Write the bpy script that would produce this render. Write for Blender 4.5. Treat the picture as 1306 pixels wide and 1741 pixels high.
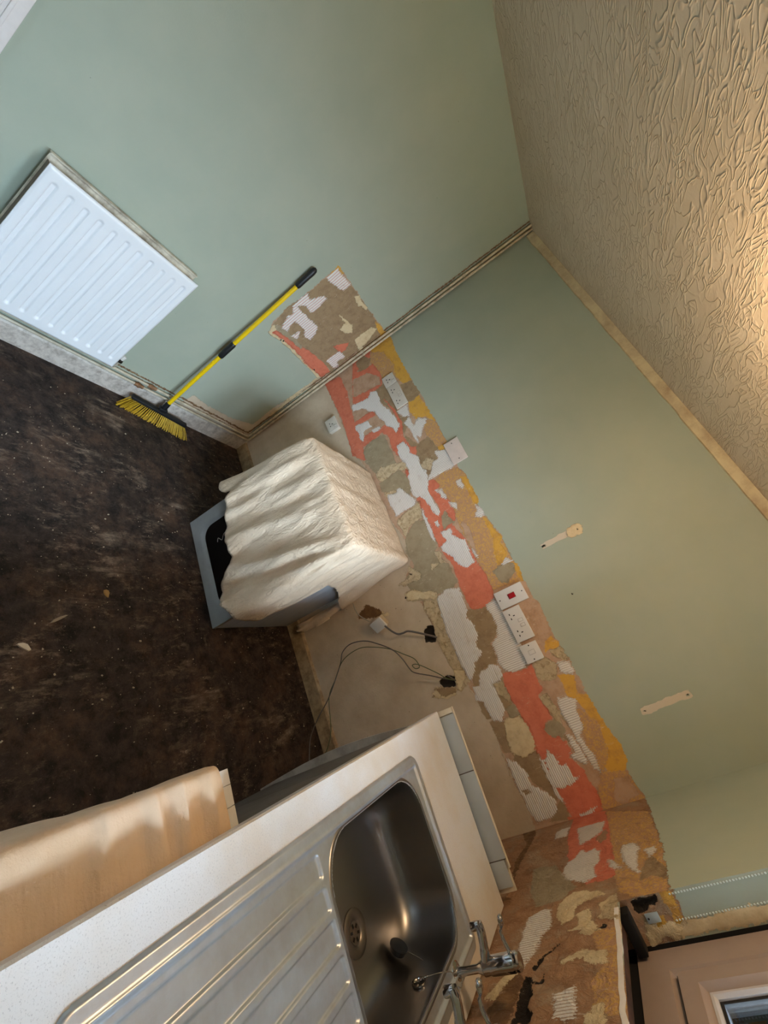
import bpy, bmesh, math, random
import numpy as np
from mathutils import Vector, Matrix
random.seed(7); rng = np.random.default_rng(7)
for o_ in list(bpy.data.objects): bpy.data.objects.remove(o_)
S = bpy.context.scene; COL = S.collection
# ---------------- camera (phone held tilted over the sink)
RX = (0.36335316, 0.44130883, 0.82050046); RY = (0.84344435, 0.21823505, -0.49089214); RZ = (-0.39569699, 0.87041368, -0.29292305)
cd = bpy.data.cameras.new('camera'); cam = bpy.data.objects.new('camera', cd); COL.objects.link(cam)
cd.sensor_fit = 'HORIZONTAL'; cd.sensor_width = 36; cd.lens = 36 * 716.09 / 1306; cd.clip_start = 0.02
cam.matrix_world = Matrix(((RX[0], -RY[0], -RZ[0], 2.0638), (RX[1], -RY[1], -RZ[1], -2.1709), (RX[2], -RY[2], -RZ[2], 1.6017), (0, 0, 0, 1)))
S.camera = cam
# ---------------- colour management
S.view_settings.view_transform = 'Standard'; S.view_settings.look = 'None'
S.view_settings.exposure = 0.58; S.view_settings.gamma = 1; S.view_settings.use_curve_mapping = False
# ---------------- daylight
def lin(h):
    h = h.lstrip('#'); c = [int(h[i:i + 2], 16) / 255 for i in (0, 2, 4)]
    return tuple((x / 12.92 if x <= .04045 else ((x + .055) / 1.055) ** 2.4) for x in c) + (1,)
w = bpy.data.worlds.new('sky'); S.world = w; w.use_nodes = True
wt = w.node_tree; _b = wt.nodes['Background']; _g = wt.nodes.new('ShaderNodeTexCoord'); _s = wt.nodes.new('ShaderNodeSeparateXYZ'); _m = wt.nodes.new('ShaderNodeMapRange')
wt.links.new(_g.outputs['Generated'], _s.inputs[0]); wt.links.new(_s.outputs[2], _m.inputs[0])      # overcast: brighter towards the zenith
_m.inputs[1].default_value = -.1; _m.inputs[2].default_value = .8; _m.inputs[3].default_value = 5.0; _m.inputs[4].default_value = 68.0
wt.links.new(_m.outputs[0], _b.inputs[1]); _b.inputs[0].default_value = (0.62, 0.81, 1.0, 1)
def area(name, loc, rot, sx, sy, power, color, portal=False):
    l = bpy.data.lights.new(name, 'AREA'); l.shape = 'RECTANGLE'; l.size = sx; l.size_y = sy; l.energy = power; l.color = color
    ob = bpy.data.objects.new(name, l); COL.objects.link(ob); ob.location = loc; ob.rotation_euler = rot
    if portal: l.cycles.is_portal = True
    return ob
WY0, WY1, WZ0, WZ1 = -0.65, -2.15, 1.27, 2.2          # window opening in the right-hand wall
area('window_portal', (2.98, (WY0 + WY1) / 2, (WZ0 + WZ1) / 2), (0, math.radians(90), 0), .93, 1.5, 1, (1, 1, 1), True)
DX0, DX1, DZ1 = 0.35, 1.25, 2.05                       # back door, behind the camera
# ---------------- node helper
class NB:
    def __init__(s, name):
        s.m = bpy.data.materials.new(name); s.m.use_nodes = True; s.t = s.m.node_tree; s.b = s.t.nodes['Principled BSDF']
        s.tc = s.t.nodes.new('ShaderNodeTexCoord').outputs['Object']
    def n(s, typ, **kw):
        x = s.t.nodes.new(typ)
        for k, v in kw.items(): setattr(x, k, v)
        return x
    def put(s, sock, v):
        if isinstance(v, bpy.types.NodeSocket): s.t.links.new(v, sock)
        elif v is not None: sock.default_value = v
    def ma(s, op, a, b=None, c=None, clamp=False):
        x = s.n('ShaderNodeMath', operation=op, use_clamp=clamp)
        for i, v in enumerate((a, b, c)):
            if v is not None: s.put(x.inputs[i], v)
        return x.outputs[0]
    def mix(s, f, a, b):
        x = s.n('ShaderNodeMix', data_type='RGBA'); s.put(x.inputs[0], f)
        s.put(x.inputs[6], lin(a) if isinstance(a, str) else a); s.put(x.inputs[7], lin(b) if isinstance(b, str) else b)
        return x.outputs[2]
    def mp(s, scale=(1, 1, 1), rot=(0, 0, 0), vec=None):
        x = s.n('ShaderNodeMapping'); s.put(x.inputs[0], vec or s.tc); x.inputs['Scale'].default_value = scale; x.inputs['Rotation'].default_value = rot
        return x.outputs[0]
    def noise(s, scale, detail=3, rough=.5, vec=None, dist=0):
        x = s.n('ShaderNodeTexNoise'); s.put(x.inputs['Vector'], vec or s.tc); x.inputs['Scale'].default_value = scale
        x.inputs['Detail'].default_value = detail; x.inputs['Roughness'].default_value = rough; x.inputs['Distortion'].default_value = dist
        return x.outputs['Fac']
    def ramp(s, f, a, b):            # linear step a..b
        x = s.n('ShaderNodeMapRange'); s.put(x.inputs[0], f); x.inputs[1].default_value = a; x.inputs[2].default_value = b
        return x.outputs[0]
    def vor(s, scale, feature='F1', vec=None, out='Distance'):
        x = s.n('ShaderNodeTexVoronoi', feature=feature); s.put(x.inputs['Vector'], vec or s.tc); x.inputs['Scale'].default_value = scale
        return x.outputs[out]
    def attr(s, name): return s.n('ShaderNodeAttribute', attribute_name=name).outputs['Fac']
    def sep(s, v=None):
        x = s.n('ShaderNodeSeparateXYZ'); s.put(x.inputs[0], v or s.tc); return x.outputs
    def bump(s, h, dist=1.0, strength=1.0):
        x = s.n('ShaderNodeBump'); x.inputs['Strength'].default_value = strength; x.inputs['Distance'].default_value = dist; s.put(x.inputs['Height'], h)
        s.t.links.new(x.outputs[0], s.b.inputs['Normal']); return x
    def fin(s, color=None, rough=None, metal=None, spec=None):
        if color is not None: s.put(s.b.inputs['Base Color'], lin(color) if isinstance(color, str) else color)
        if rough is not None: s.put(s.b.inputs['Roughness'], rough)
        if metal is not None: s.put(s.b.inputs['Metallic'], metal)
        if spec is not None: s.put(s.b.inputs['Specular IOR Level'], spec)
        return s.m
def plain(name, color, rough=.5, metal=0, var=.12, dirt=None, spec=None, vs=25):
    b = NB(name); d = dirt or color
    c1 = lin(color); c2 = tuple(x * (1 - var) for x in lin(d)[:3]) + (1,)
    col = b.mix(b.ramp(b.noise(vs, 5, .65), .4, .75), c1, c2)
    b.bump(b.noise(180, 3), .00012, .5)
    return b.fin(col, rough, metal, spec)
# ---------------- object helpers
def tag(o, label=None, cat=None, group=None, kind=None):
    if label: o['label'] = label
    if cat: o['category'] = cat
    if group: o['group'] = group
    if kind: o['kind'] = kind
    return o
def thing(name, label, cat, loc=(0, 0, 0), rz=0, group=None):
    o = bpy.data.objects.new(name, None); COL.objects.link(o); o.empty_display_size = .05
    o.location = loc; o.rotation_euler = (0, 0, rz); return tag(o, label, cat, group)
def mesh(name, V, F, mat=None, parent=None, smooth=False, label=None, kind=None, auto=None):
    me = bpy.data.meshes.new(name); me.from_pydata([tuple(v) for v in V], [], [tuple(f) for f in F]); me.update()
    bm = bmesh.new(); bm.from_mesh(me); bmesh.ops.recalc_face_normals(bm, faces=bm.faces); bm.to_mesh(me); bm.free()
    return link(name, me, mat, parent, smooth, label, kind, auto)
def link(name, me, mat, parent=None, smooth=False, label=None, kind=None, auto=None):
    o = bpy.data.objects.new(name, me); COL.objects.link(o)
    for m in (mat if isinstance(mat, (list, tuple)) else [mat]):
        if m: me.materials.append(m)
    if smooth or auto:
        for p in me.polygons: p.use_smooth = True
    if auto: me.set_sharp_from_angle(angle=math.radians(auto))
    if parent is not None:
        o.parent = parent
        if parent.type == 'EMPTY' and parent.parent is None: o.matrix_parent_inverse = Matrix.Identity(4)
    return tag(o, label, kind=kind)
def bmo(name, bm, mat, parent=None, auto=35, label=None, kind=None):
    bmesh.ops.recalc_face_normals(bm, faces=bm.faces)
    me = bpy.data.meshes.new(name); bm.to_mesh(me); bm.free(); return link(name, me, mat, parent, False, label, kind, auto)
def bx(bm, c, s, bev=0, M=None, seg=2):
    r = bmesh.ops.create_cube(bm, size=1); vs = r['verts']
    for v in vs: v.co = Vector((v.co.x * s[0], v.co.y * s[1], v.co.z * s[2]))
    if bev:
        es = list({e for v in vs for e in v.link_edges})
        rr = bmesh.ops.bevel(bm, geom=es, offset=bev, segments=seg, profile=.5, affect='EDGES'); vs = list({v for f in rr['faces'] for v in f.verts} | {v for v in vs if v.is_valid})
    for v in vs: v.co = (M @ v.co if M else v.co) + Vector(c)
    return vs
def box(name, lo, hi, mat, parent=None, bev=0, label=None, kind=None, M=None):
    bm = bmesh.new(); c = [(a + b) / 2 for a, b in zip(lo, hi)]; bx(bm, c, [abs(b - a) for a, b in zip(lo, hi)], bev)
    return bmo(name, bm, mat, parent, 35, label, kind)
def tubem(bm, pts, r, n=10, cap=True):
    pts = [Vector(p) for p in pts]; rad = r if isinstance(r, (list, tuple)) else [r] * len(pts)
    up = None; rings = []
    for i, p in enumerate(pts):
        t = ((pts[min(i + 1, len(pts) - 1)] - pts[max(i - 1, 0)])).normalized()
        if up is None: up = t.orthogonal().normalized()
        up = (up - t * up.dot(t)).normalized(); sd = t.cross(up)
        rings.append([bm.verts.new(p + (up * math.cos(2 * math.pi * k / n) + sd * math.sin(2 * math.pi * k / n)) * rad[i]) for k in range(n)])
    for a, b in zip(rings, rings[1:]):
        for k in range(n): bm.faces.new((a[k], a[(k + 1) % n], b[(k + 1) % n], b[k]))
    if cap: bm.faces.new(rings[0]); bm.faces.new(rings[-1][::-1])
def tube(name, pts, r, mat, parent=None, n=10, label=None):
    bm = bmesh.new(); tubem(bm, pts, r, n); return bmo(name, bm, mat, parent, 40, label)
def smoothpath(pts, k=6):
    P = [Vector(p) for p in pts]; out = []
    for i in range(len(P) - 1):
        a, b, c, d = P[max(i - 1, 0)], P[i], P[i + 1], P[min(i + 2, len(P) - 1)]
        for j in range(k):
            t = j / k; out.append(.5 * ((2 * b) + (c - a) * t + (2 * a - 5 * b + 4 * c - d) * t * t + (3 * b - a - 3 * c + d) * t ** 3))
    return out + [P[-1]]
def lathem(bm, prof, c, axis=(0, 0, 1), n=24, cap=True):
    ax = Vector(axis).normalized(); u = ax.orthogonal().normalized(); v = ax.cross(u); rings = []
    for r, h in prof: rings.append([bm.verts.new(Vector(c) + ax * h + (u * math.cos(2 * math.pi * k / n) + v * math.sin(2 * math.pi * k / n)) * r) for k in range(n)])
    for a, b in zip(rings, rings[1:]):
        for k in range(n): bm.faces.new((a[k], a[(k + 1) % n], b[(k + 1) % n], b[k]))
    if cap: bm.faces.new(rings[0]); bm.faces.new(rings[-1])
def lathe(name, prof, c, mat, parent=None, axis=(0, 0, 1), n=24, label=None, cap=True):
    bm = bmesh.new(); lathem(bm, prof, c, axis, n, cap); return bmo(name, bm, mat, parent, 40, label)
def rrect(x0, x1, y0, y1, r, n=8):
    out = []
    for cx, cy, a0 in ((x1 - r, y1 - r, 0), (x0 + r, y1 - r, 90), (x0 + r, y0 + r, 180), (x1 - r, y0 + r, 270)):
        for k in range(n + 1):
            a = math.radians(a0 + 90 * k / n); out.append((cx + r * math.cos(a), cy + r * math.sin(a)))
    return out
def vnoise(x, y, seed=0):            # smooth value noise in about -1..1
    xi = np.floor(x).astype(int); yi = np.floor(y).astype(int); fx = x - xi; fy = y - yi
    fx = fx * fx * (3 - 2 * fx); fy = fy * fy * (3 - 2 * fy)
    def h(a, b):
        n = (a * 374761393 + b * 668265263 + seed * 1274126177) & 0x7fffffff
        n = ((n ^ (n >> 13)) * 1103515245) & 0x7fffffff
        return ((n ^ (n >> 16)) & 0xffff) / 32767.5 - 1
    return (h(xi, yi) * (1 - fx) + h(xi + 1, yi) * fx) * (1 - fy) + (h(xi, yi + 1) * (1 - fx) + h(xi + 1, yi + 1) * fx) * fy
TR_B=[
('M',[-171,1361,-14,1392,85,1383,165,1374,239,1373,293,1375,339,1380,399,1378,508,1379,563,1387,644,1381,733,1388,820,1385,900,1386,1077,1375,1135,1391,1203,1386,1293,1383,1321,1373,1390,1376,1470,1390,1535,1406,1560,1389,1629,1392,1676,1393,1718,1399,1773,1392,1798,1395,1875,1389,1903,1407,1964,1399,2035,1392,2104,1397,2165,1402,2216,1400,2328,1397,2404,1401,2495,1407,2537,1423,2603,1415,2623,1395,2677,1390,2724,1400,2783,1402,2785,923,2736,931,2659,935,2549,928,2444,936,2292,946,2287,959,2213,930,2105,915,2065,892,1992,870,1898,864,1768,865,1635,856,1679,949,1640,938,1568,845,1512,817,1480,839,1410,903,1294,925,1069,862,777,879,598,840,266,846,31,859,-56,750]),
('Y',[-17,1216,-28,1345,1,1389,165,1374,293,1375,399,1378,385,1324,309,1305,221,1327,84,1305,18,1230]),
('O',[26,1226,84,1305,221,1327,309,1305,277,1292,267,1215,200,1198,83,1201]),
('Y',[527,1302,523,1372,644,1381,739,1385,677,1350,654,1294,589,1282]),
('O',[688,1328,739,1385,900,1386,921,1329,851,1315,754,1305]),
('Y',[896,1318,904,1368,932,1370,935,1338]),
('O',[1071,1226,1047,1329,1083,1372,1135,1391,1293,1383,1326,1366,1250,1237,1168,1240,1103,1225]),
('Y',[1133,1362,1147,1385,1206,1391,1310,1385,1320,1355,1227,1362]),
('Y',[1130,1364,1191,1385,1302,1379,1319,1356,1256,1352,1187,1365]),
('O',[1076,1239,1130,1364,1322,1362,1399,1379,1530,1398,1624,1395,1773,1392,1751,1243,1665,1241,1442,1237,1253,1244,1140,1239]),
('Y',[1401,1370,1467,1385,1540,1403,1557,1384,1621,1390,1663,1355,1653,1321,1591,1333,1524,1361,1449,1366]),
('Y',[1676,1380,1694,1403,1773,1392,1760,1380,1717,1384]),
('T',[1673,1284,1661,1350,1686,1388,1720,1376,1756,1319,1728,1288]),
('M',[1874,1330,1875,1389,1903,1407,1969,1397,2040,1389,2091,1335,2046,1316,1957,1326]),
('Y',[2071,1346,2062,1383,2104,1397,2114,1378,2102,1348,2111,1325]),
('R',[2112,1343,2116,1396,2165,1402,2172,1389,2148,1359]),
('R',[2134,1249,2130,1314,2175,1338,2225,1317,2226,1273,2196,1240]),
('Y',[2224,1329,2241,1391,2300,1368,2327,1352,2311,1322]),
('Y',[2304,1329,2328,1397,2404,1401,2495,1407,2537,1423,2603,1415,2634,1382,2625,1331,2603,1327,2557,1365,2501,1375,2445,1372,2348,1354]),
('O',[2364,1333,2439,1387,2551,1363,2609,1311,2593,1292,2519,1293,2447,1310]),
('O',[2611,1299,2631,1389,2724,1400,2781,1397,2758,1247,2734,1227,2667,1260]),
('M',[2645,1330,2652,1389,2723,1395,2746,1315,2719,1287]),
('B',[29,1098,-17,1176,67,1208,119,1166,119,1099]),
('B',[254,1108,303,1208,408,1225,574,1211,612,1263,706,1186,820,1233,893,1198,799,1176,641,1198,509,1188,406,1144]),
('B',[382,1307,406,1375,513,1385,532,1334,522,1296,444,1297]),
('B',[813,1236,807,1304,900,1323,945,1302,1042,1232,1033,1205,951,1195,880,1205]),
('B',[-77,1367,-13,1386,-1,1286,-9,1212,-25,1101,-239,1190]),
('S',[0,1090,99,1088,119,1205,222,1225,297,1201,307,1095,340,1072,292,968]),
('M',[124,1039,146,1146,232,1212,292,1195,272,1091,252,985]),
('S',[-13,1194,-7,1240,53,1205,78,1117,83,1056,17,1083]),
('B',[21,1102,-9,1173,61,1201,119,1166,110,1103]),
('S',[407,1171,519,1201,626,1205,715,1173,808,1189,818,1217,865,1195,844,1164,775,1154,734,1121,807,1097,762,1083,641,1094,603,1067,613,918,551,925,554,998,574,1106,612,1133,664,1153,617,1192,521,1192]),
('S',[422,923,425,1063,463,1074,461,991,442,924]),
('S',[5,848,37,964,185,964,403,927,548,922,655,904,703,893,627,828,379,859]),
('S',[876,1107,946,1108,983,1100,958,1087]),
('S',[1054,1186,1071,1226,1110,1237,1114,1205,1150,1211,1199,1240,1263,1260,1226,1197,1160,1175,1108,1169]),
('S',[1058,1185,1064,1222,1114,1236,1124,1201,1192,1221,1247,1247,1325,1238,1347,1198,1365,1203,1436,1226,1593,1231,1665,1241,1767,1235,1790,1217,1808,1174,1799,1099,1753,1095,1668,1096,1544,1108,1464,1089,1218,1078,1113,1088,1112,1128,1162,1144,1260,1151,1240,1183,1148,1174]),
('M',[1332,1249,1409,1282,1514,1264,1596,1236,1442,1237]),
('S',[2124,1097,2145,1185,2137,1241,2215,1230,2247,1237,2258,1206,2284,1198,2345,1214,2371,1211,2372,1180,2401,1152,2441,1178,2444,1206,2515,1218,2474,1082,2391,1090,2306,1099,2249,1084,2173,1085]),
('S',[2218,1090,2257,1199,2347,1216,2374,1175,2415,1158,2445,1180,2470,1223,2518,1220,2534,1199,2577,1236,2617,1230,2673,1245,2725,1232,2770,1217,2743,1105,2707,1102,2633,1095,2545,1087,2474,1093,2384,1097]),
('S',[2733,1086,2741,1118,2758,1225,2786,1219,2794,1175,2822,1107,2835,1076,2827,1039,2786,1057]),
('T',[610,955,622,1067,679,1068,760,1067,871,1059,837,1007,827,924,716,892,649,902]),
('R',[834,921,810,966,847,1062,860,1123,922,1111,885,1053,895,946,878,919]),
('T',[900,927,893,1066,958,1087,1045,1079,1069,1051,1014,1028,1007,990,953,929]),
('R',[953,929,1000,993,1020,984,1005,932,990,921]),
('T',[900,919,909,1043,962,1086,1055,1075,1059,1041,997,1020,987,949,955,912]),
('R',[1167,934,1154,981,1133,1095,1227,1066,1226,1011,1240,966,1276,933,1228,931,1182,919]),
('T',[1270,951,1230,1018,1249,1079,1314,1071,1402,1082,1442,1048,1495,1067,1532,1085,1638,1090,1657,1045,1659,994,1640,938,1568,845,1512,817,1472,882,1447,917,1364,900,1294,925]),
('R',[1442,1048,1449,1074,1495,1067,1518,1085,1512,1059,1486,1049]),
('R',[1490,1002,1503,1041,1522,995]),
('R',[1439,874,1509,926,1532,915,1527,818,1508,779,1504,859]),
('K',[1475,857,1487,882,1496,871]),
('R',[1565,808,1591,849,1623,887,1640,938,1662,957,1689,958,1695,926,1634,867,1608,796]),
('R',[1626,884,1641,964,1709,939,1793,937,1890,942,1984,947,2096,941,2105,915,1992,870,1845,866,1779,875,1683,866]),
('R',[2048,864,2040,926,2105,915,2122,878,2100,853]),
('C',[2084,721,2066,760,2100,853,2127,840,2130,780,2102,720]),
('T',[1282,1163,1250,1201,1345,1221,1353,1143]),
('B',[1805,1058,1791,1073,1814,1169,1884,1175,1945,1164,1983,1103,2006,1112,2073,1091,2066,1026,2134,977,2128,945,2090,958,2034,993,2011,1047,1973,1031,1916,1067,1851,1071]),
('B',[2201,929,2211,958,2282,962,2279,936,2247,926]),
('B',[2148,1031,2152,1076,2254,1081,2272,1033,2208,1033]),
('R',[2148,1031,2152,1076,2207,1080,2254,1081,2243,1067,2200,1044]),
('T',[2269,1041,2264,1076,2294,1098,2311,1083,2308,1040]),
('C',[2306,1015,2316,1080,2357,1102,2427,1101,2474,1082,2443,981,2360,993]),
('B',[2293,943,2313,1004,2376,991,2443,981,2433,948,2367,944]),
('C',[2309,1014,2329,1093,2389,1094,2457,1090,2474,1015,2453,986,2382,983]),
('B',[2450,994,2474,1015,2461,1088,2526,1078,2614,1086,2663,1071,2645,1063,2607,1040,2573,1014,2521,1003,2466,972]),
('B',[2681,1061,2667,1087,2707,1102,2733,1086,2724,1006,2702,1043]),
('R',[2273,1210,2273,1243,2353,1251,2347,1267,2421,1263,2423,1237,2356,1224,2347,1216]),
('T',[2404,1158,2378,1186,2379,1224,2417,1253,2447,1223,2442,1189,2428,1164]),
('B',[2447,1223,2451,1253,2506,1252,2478,1231]),
('M',[2363,1245,2398,1264,2473,1271,2463,1239,2407,1240]),
('K',[1787,812,1773,843,1785,872,1844,863,1865,850,1843,797]),
('K',[2049,783,2029,830,2052,873,2095,856,2095,812,2075,792]),
('C',[1597,568,1598,633,1629,664,1633,649,1612,575]),
('K',[1581,786,1586,797,1597,791,1593,782]),
('K',[1613,709,1616,717,1624,713,1621,706]),
('K',[1652,673,1656,680,1663,677,1660,669]),
('C',[1567,799,1568,848,1605,892,1624,943,1640,965,1675,936,1673,896,1635,872,1623,823,1604,794]),
('R',[1639,882,1660,926,1708,926,1765,887,1746,867,1693,880]),
('B',[2073,745,2068,769,2101,858,2123,842,2124,781,2100,715]),
('C',[2094,735,2083,751,2107,759,2115,741]),
('C',[2024,880,2037,927,2076,929,2122,879,2116,861,2071,867]),
('D',[1504,501,1532,563,1576,610,1617,637,1612,588,1590,538,1553,507]),
('H',[300,965,325,1078,297,1109,316,1147,358,1147,421,1138,489,1162,550,1179,631,1185,660,1147,610,1143,574,1106,540,1112,505,1092,473,1088,440,1084,419,1056,359,1016,339,949]),
('H',[450,921,472,1006,522,1021,516,931,478,919]),
('H',[516,931,516,959,583,930,558,922]),
('H',[544,1011,557,1069,576,1069,569,1019]),
('V',[536,1211,532,1283,612,1263,589,1231]),
('V',[636,1218,619,1259,693,1259,663,1306,702,1346,738,1296,781,1267,750,1249,806,1239,755,1230,694,1233]),
('H',[748,1115,743,1160,799,1176,837,1167,886,1202,930,1189,1022,1202,1098,1166,1194,1166,1205,1161,1191,1137,1127,1120,1100,1102,1019,1091,926,1118,863,1114,819,1100]),
('V',[965,1268,962,1301,911,1302,941,1358,1053,1364,1052,1312,1049,1244,1048,1190,1015,1229]),
('H',[998,935,1013,987,995,1012,1018,1034,1055,1042,1124,1074,1140,1051,1064,922]),
('R',[941,1192,926,1248,959,1271,998,1229,972,1202]),
('V',[1143,1327,1151,1353,1191,1355,1187,1335,1164,1324]),
('H',[966,1092,938,1129,986,1204,1058,1185,1108,1161,1208,1168,1248,1171,1263,1157,1228,1136,1174,1138,1115,1127,1106,1091,1066,1078,1006,1090]),
('H',[996,936,1021,992,997,1020,1028,1030,1067,1053,1115,1079,1134,1030,1137,980,1140,930,1067,930]),
('V',[1140,1329,1142,1351,1189,1357,1194,1340,1166,1332]),
('V',[1124,1201,1140,1239,1203,1239,1183,1218,1145,1221]),
('V',[1228,1241,1258,1279,1287,1264,1262,1247]),
('H',[1290,1136,1320,1137,1329,1125,1289,1121]),
('H',[1182,1084,1199,1087,1299,1086,1384,1076,1356,1066,1304,1068,1230,1073]),
('V',[1374,1335,1348,1355,1316,1365,1355,1380,1386,1382,1395,1360]),
('H',[1359,1125,1364,1189,1405,1169,1426,1195,1447,1206,1456,1223,1499,1223,1538,1217,1587,1220,1592,1176,1581,1154,1533,1128,1505,1127,1458,1092,1434,1089,1419,1141]),
('V',[1521,1239,1574,1247,1563,1239,1539,1234]),
('V',[1660,1337,1642,1372,1668,1391,1668,1352]),
('H',[1671,950,1651,1014,1671,1088,1723,1077,1796,1070,1816,1053,1879,1072,1916,1067,1968,1034,2001,1052,2029,996,2063,971,2103,944,2081,934,1990,929,1844,928,1738,941]),
('V',[1809,1172,1797,1221,1837,1234,1919,1239,2025,1236,2121,1230,2133,1198,2136,1144,2113,1117,2077,1102,2026,1115,1988,1114,1966,1153,1923,1176,1860,1181,1828,1169]),
('H',[2087,1001,2067,1060,2085,1091,2124,1097,2145,1073,2148,1031,2208,1033,2267,1035,2264,1011,2307,1001,2296,968,2258,960,2211,958,2188,928,2131,937,2137,969]),
('V',[2168,1349,2180,1396,2227,1397,2233,1384,2213,1347]),
('V',[2301,1280,2316,1320,2335,1344,2444,1285,2425,1276,2374,1269,2351,1264]),
('H',[2173,964,2195,1025,2265,1030,2308,994,2291,961,2241,958]),
('V',[2309,1276,2306,1303,2333,1344,2377,1320,2438,1316,2463,1289,2506,1288,2543,1303,2609,1294,2590,1282,2534,1272,2473,1271,2411,1269,2368,1261]),
('V',[2446,1237,2457,1255,2554,1267,2568,1259,2540,1220,2521,1213,2529,1239]),
('H',[2511,1105,2481,1135,2513,1149,2548,1154,2549,1178,2604,1184,2609,1199,2620,1163,2628,1116,2610,1089,2559,1098]),
('H',[2458,943,2485,976,2537,1001,2586,1000,2616,1035,2662,1066,2695,1054,2710,1014,2711,951,2650,940,2586,941,2519,938]),
('B',[2588,947,2591,978,2609,988,2616,952]),
('H',[2500,1086,2508,1094,2620,1089,2675,1096,2680,1098,2651,1084,2574,1077]),
('H',[2731,1136,2725,1215,2743,1164,2736,1138]),
('W',[1659,1543,1686,1542,1684,1673,1690,1683,1656,1694]),
('C',[1654,1690,1646,1740,1671,1757,1699,1736,1696,1694,1682,1679]),
('K',[1665,1548,1666,1566,1678,1565,1678,1546]),
('K',[1667,1728,1670,1737,1679,1732,1675,1725]),
('K',[1924,1559,1928,1567,1935,1563,1932,1555]),
('W',[2446,1560,2473,1559,2470,1764,2438,1761]),
('K',[2452,1740,2451,1753,2462,1751,2461,1739]),
('K',[2453,1574,2456,1581,2463,1576,2461,1569]),
]
TR_C=[
('N',[124,1384,52,1395,-110,1406,-210,1409,-330,1414,-273,1407,-412,1414,-525,1411,-586,1407,-674,1400,-682,1319,-647,1262,-758,1258,-1052,1274,-1147,1267,-1103,861,-566,652,-496,904,-285,825,116,855,25,913,1,1168]),
('O',[-23,1245,-130,1397,-273,1407,-412,1414,-525,1411,-659,1397,-657,1340,-610,1272,-539,1266,-460,1256,-370,1263,-224,1252]),
('S',[75,1106,-19,1239,-224,1252,-368,1258,-514,1263,-530,1227,-523,1172,-446,1151,-349,1106,-190,1093]),
('N',[-227,1198,-173,1248,-266,1246,-284,1219]),
('V',[-110,1127,-111,1232,-184,1226,-232,1187,-253,1144]),
('V',[-367,1101,-342,1131,-301,1151,-330,1168,-315,1199,-346,1216,-403,1214,-430,1194,-494,1200,-515,1172,-469,1103,-429,1093]),
('V',[-83,1040,-73,1088,-146,1081,-147,1039]),
('V',[-344,1289,-345,1328,-376,1349,-427,1335,-497,1334,-538,1335,-483,1304,-442,1293]),
('V',[-417,1243,-435,1261,-493,1290,-468,1255]),
('V',[-402,1361,-400,1393,-438,1393,-455,1373]),
('B',[-519,1345,-449,1378,-541,1409,-591,1402,-562,1370,-577,1336]),
('D',[37,866,68,910,-35,938,-156,923,-292,904,-379,897,-251,884,-125,912]),
('T',[-346,975,-364,1054,-482,1114,-524,1135,-572,1101,-586,1019,-496,986]),
('C',[-597,1089,-556,1137,-573,1200,-599,1226,-611,1166,-644,1141,-681,1135,-705,1111,-653,1090]),
('C',[-667,1151,-659,1184,-701,1193,-734,1181,-734,1146,-735,1130,-715,1161]),
('C',[-643,1213,-617,1255,-699,1260,-699,1225]),
('C',[-756,1158,-713,1193,-757,1220,-766,1194]),
('V',[-635,998,-610,1045,-617,1064,-687,1076,-729,1051,-784,1041,-840,1013,-803,991,-712,992]),
('C',[-868,963,-820,994,-840,1013,-881,982,-930,954,-925,929]),
('O',[-755,1193,-756,1254,-862,1260,-1026,1267,-1015,1203,-936,1196,-881,1222]),
('C',[-822,1165,-835,1230,-869,1229,-879,1195,-840,1173,-855,1115,-844,1110]),
('V',[-947,1109,-940,1136,-932,1155,-1022,1160,-1018,1138,-1007,1115]),
('C',[-999,1196,-993,1221,-1019,1226,-1015,1203]),
('C',[-1019,1184,-1018,1221,-1044,1226,-1038,1185]),
('D',[-931,962,-881,982,-859,1009,-880,1020,-966,1013,-1008,1001,-1003,971,-970,941]),
('K',[-871,1023,-881,1043,-932,1054,-964,1045,-991,1063,-1017,1057,-1010,1015,-955,1018]),
('K',[-847,1042,-811,1065,-769,1108,-780,1109,-818,1069,-864,1052]),
('K',[-896,1049,-903,1072,-869,1074,-869,1076,-909,1078,-904,1054]),
('K',[-756,1197,-727,1236,-745,1235,-757,1201]),
('R',[-700,1209,-612,1259,-700,1264,-763,1276,-847,1291,-839,1282,-723,1259,-711,1224]),
]
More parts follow.
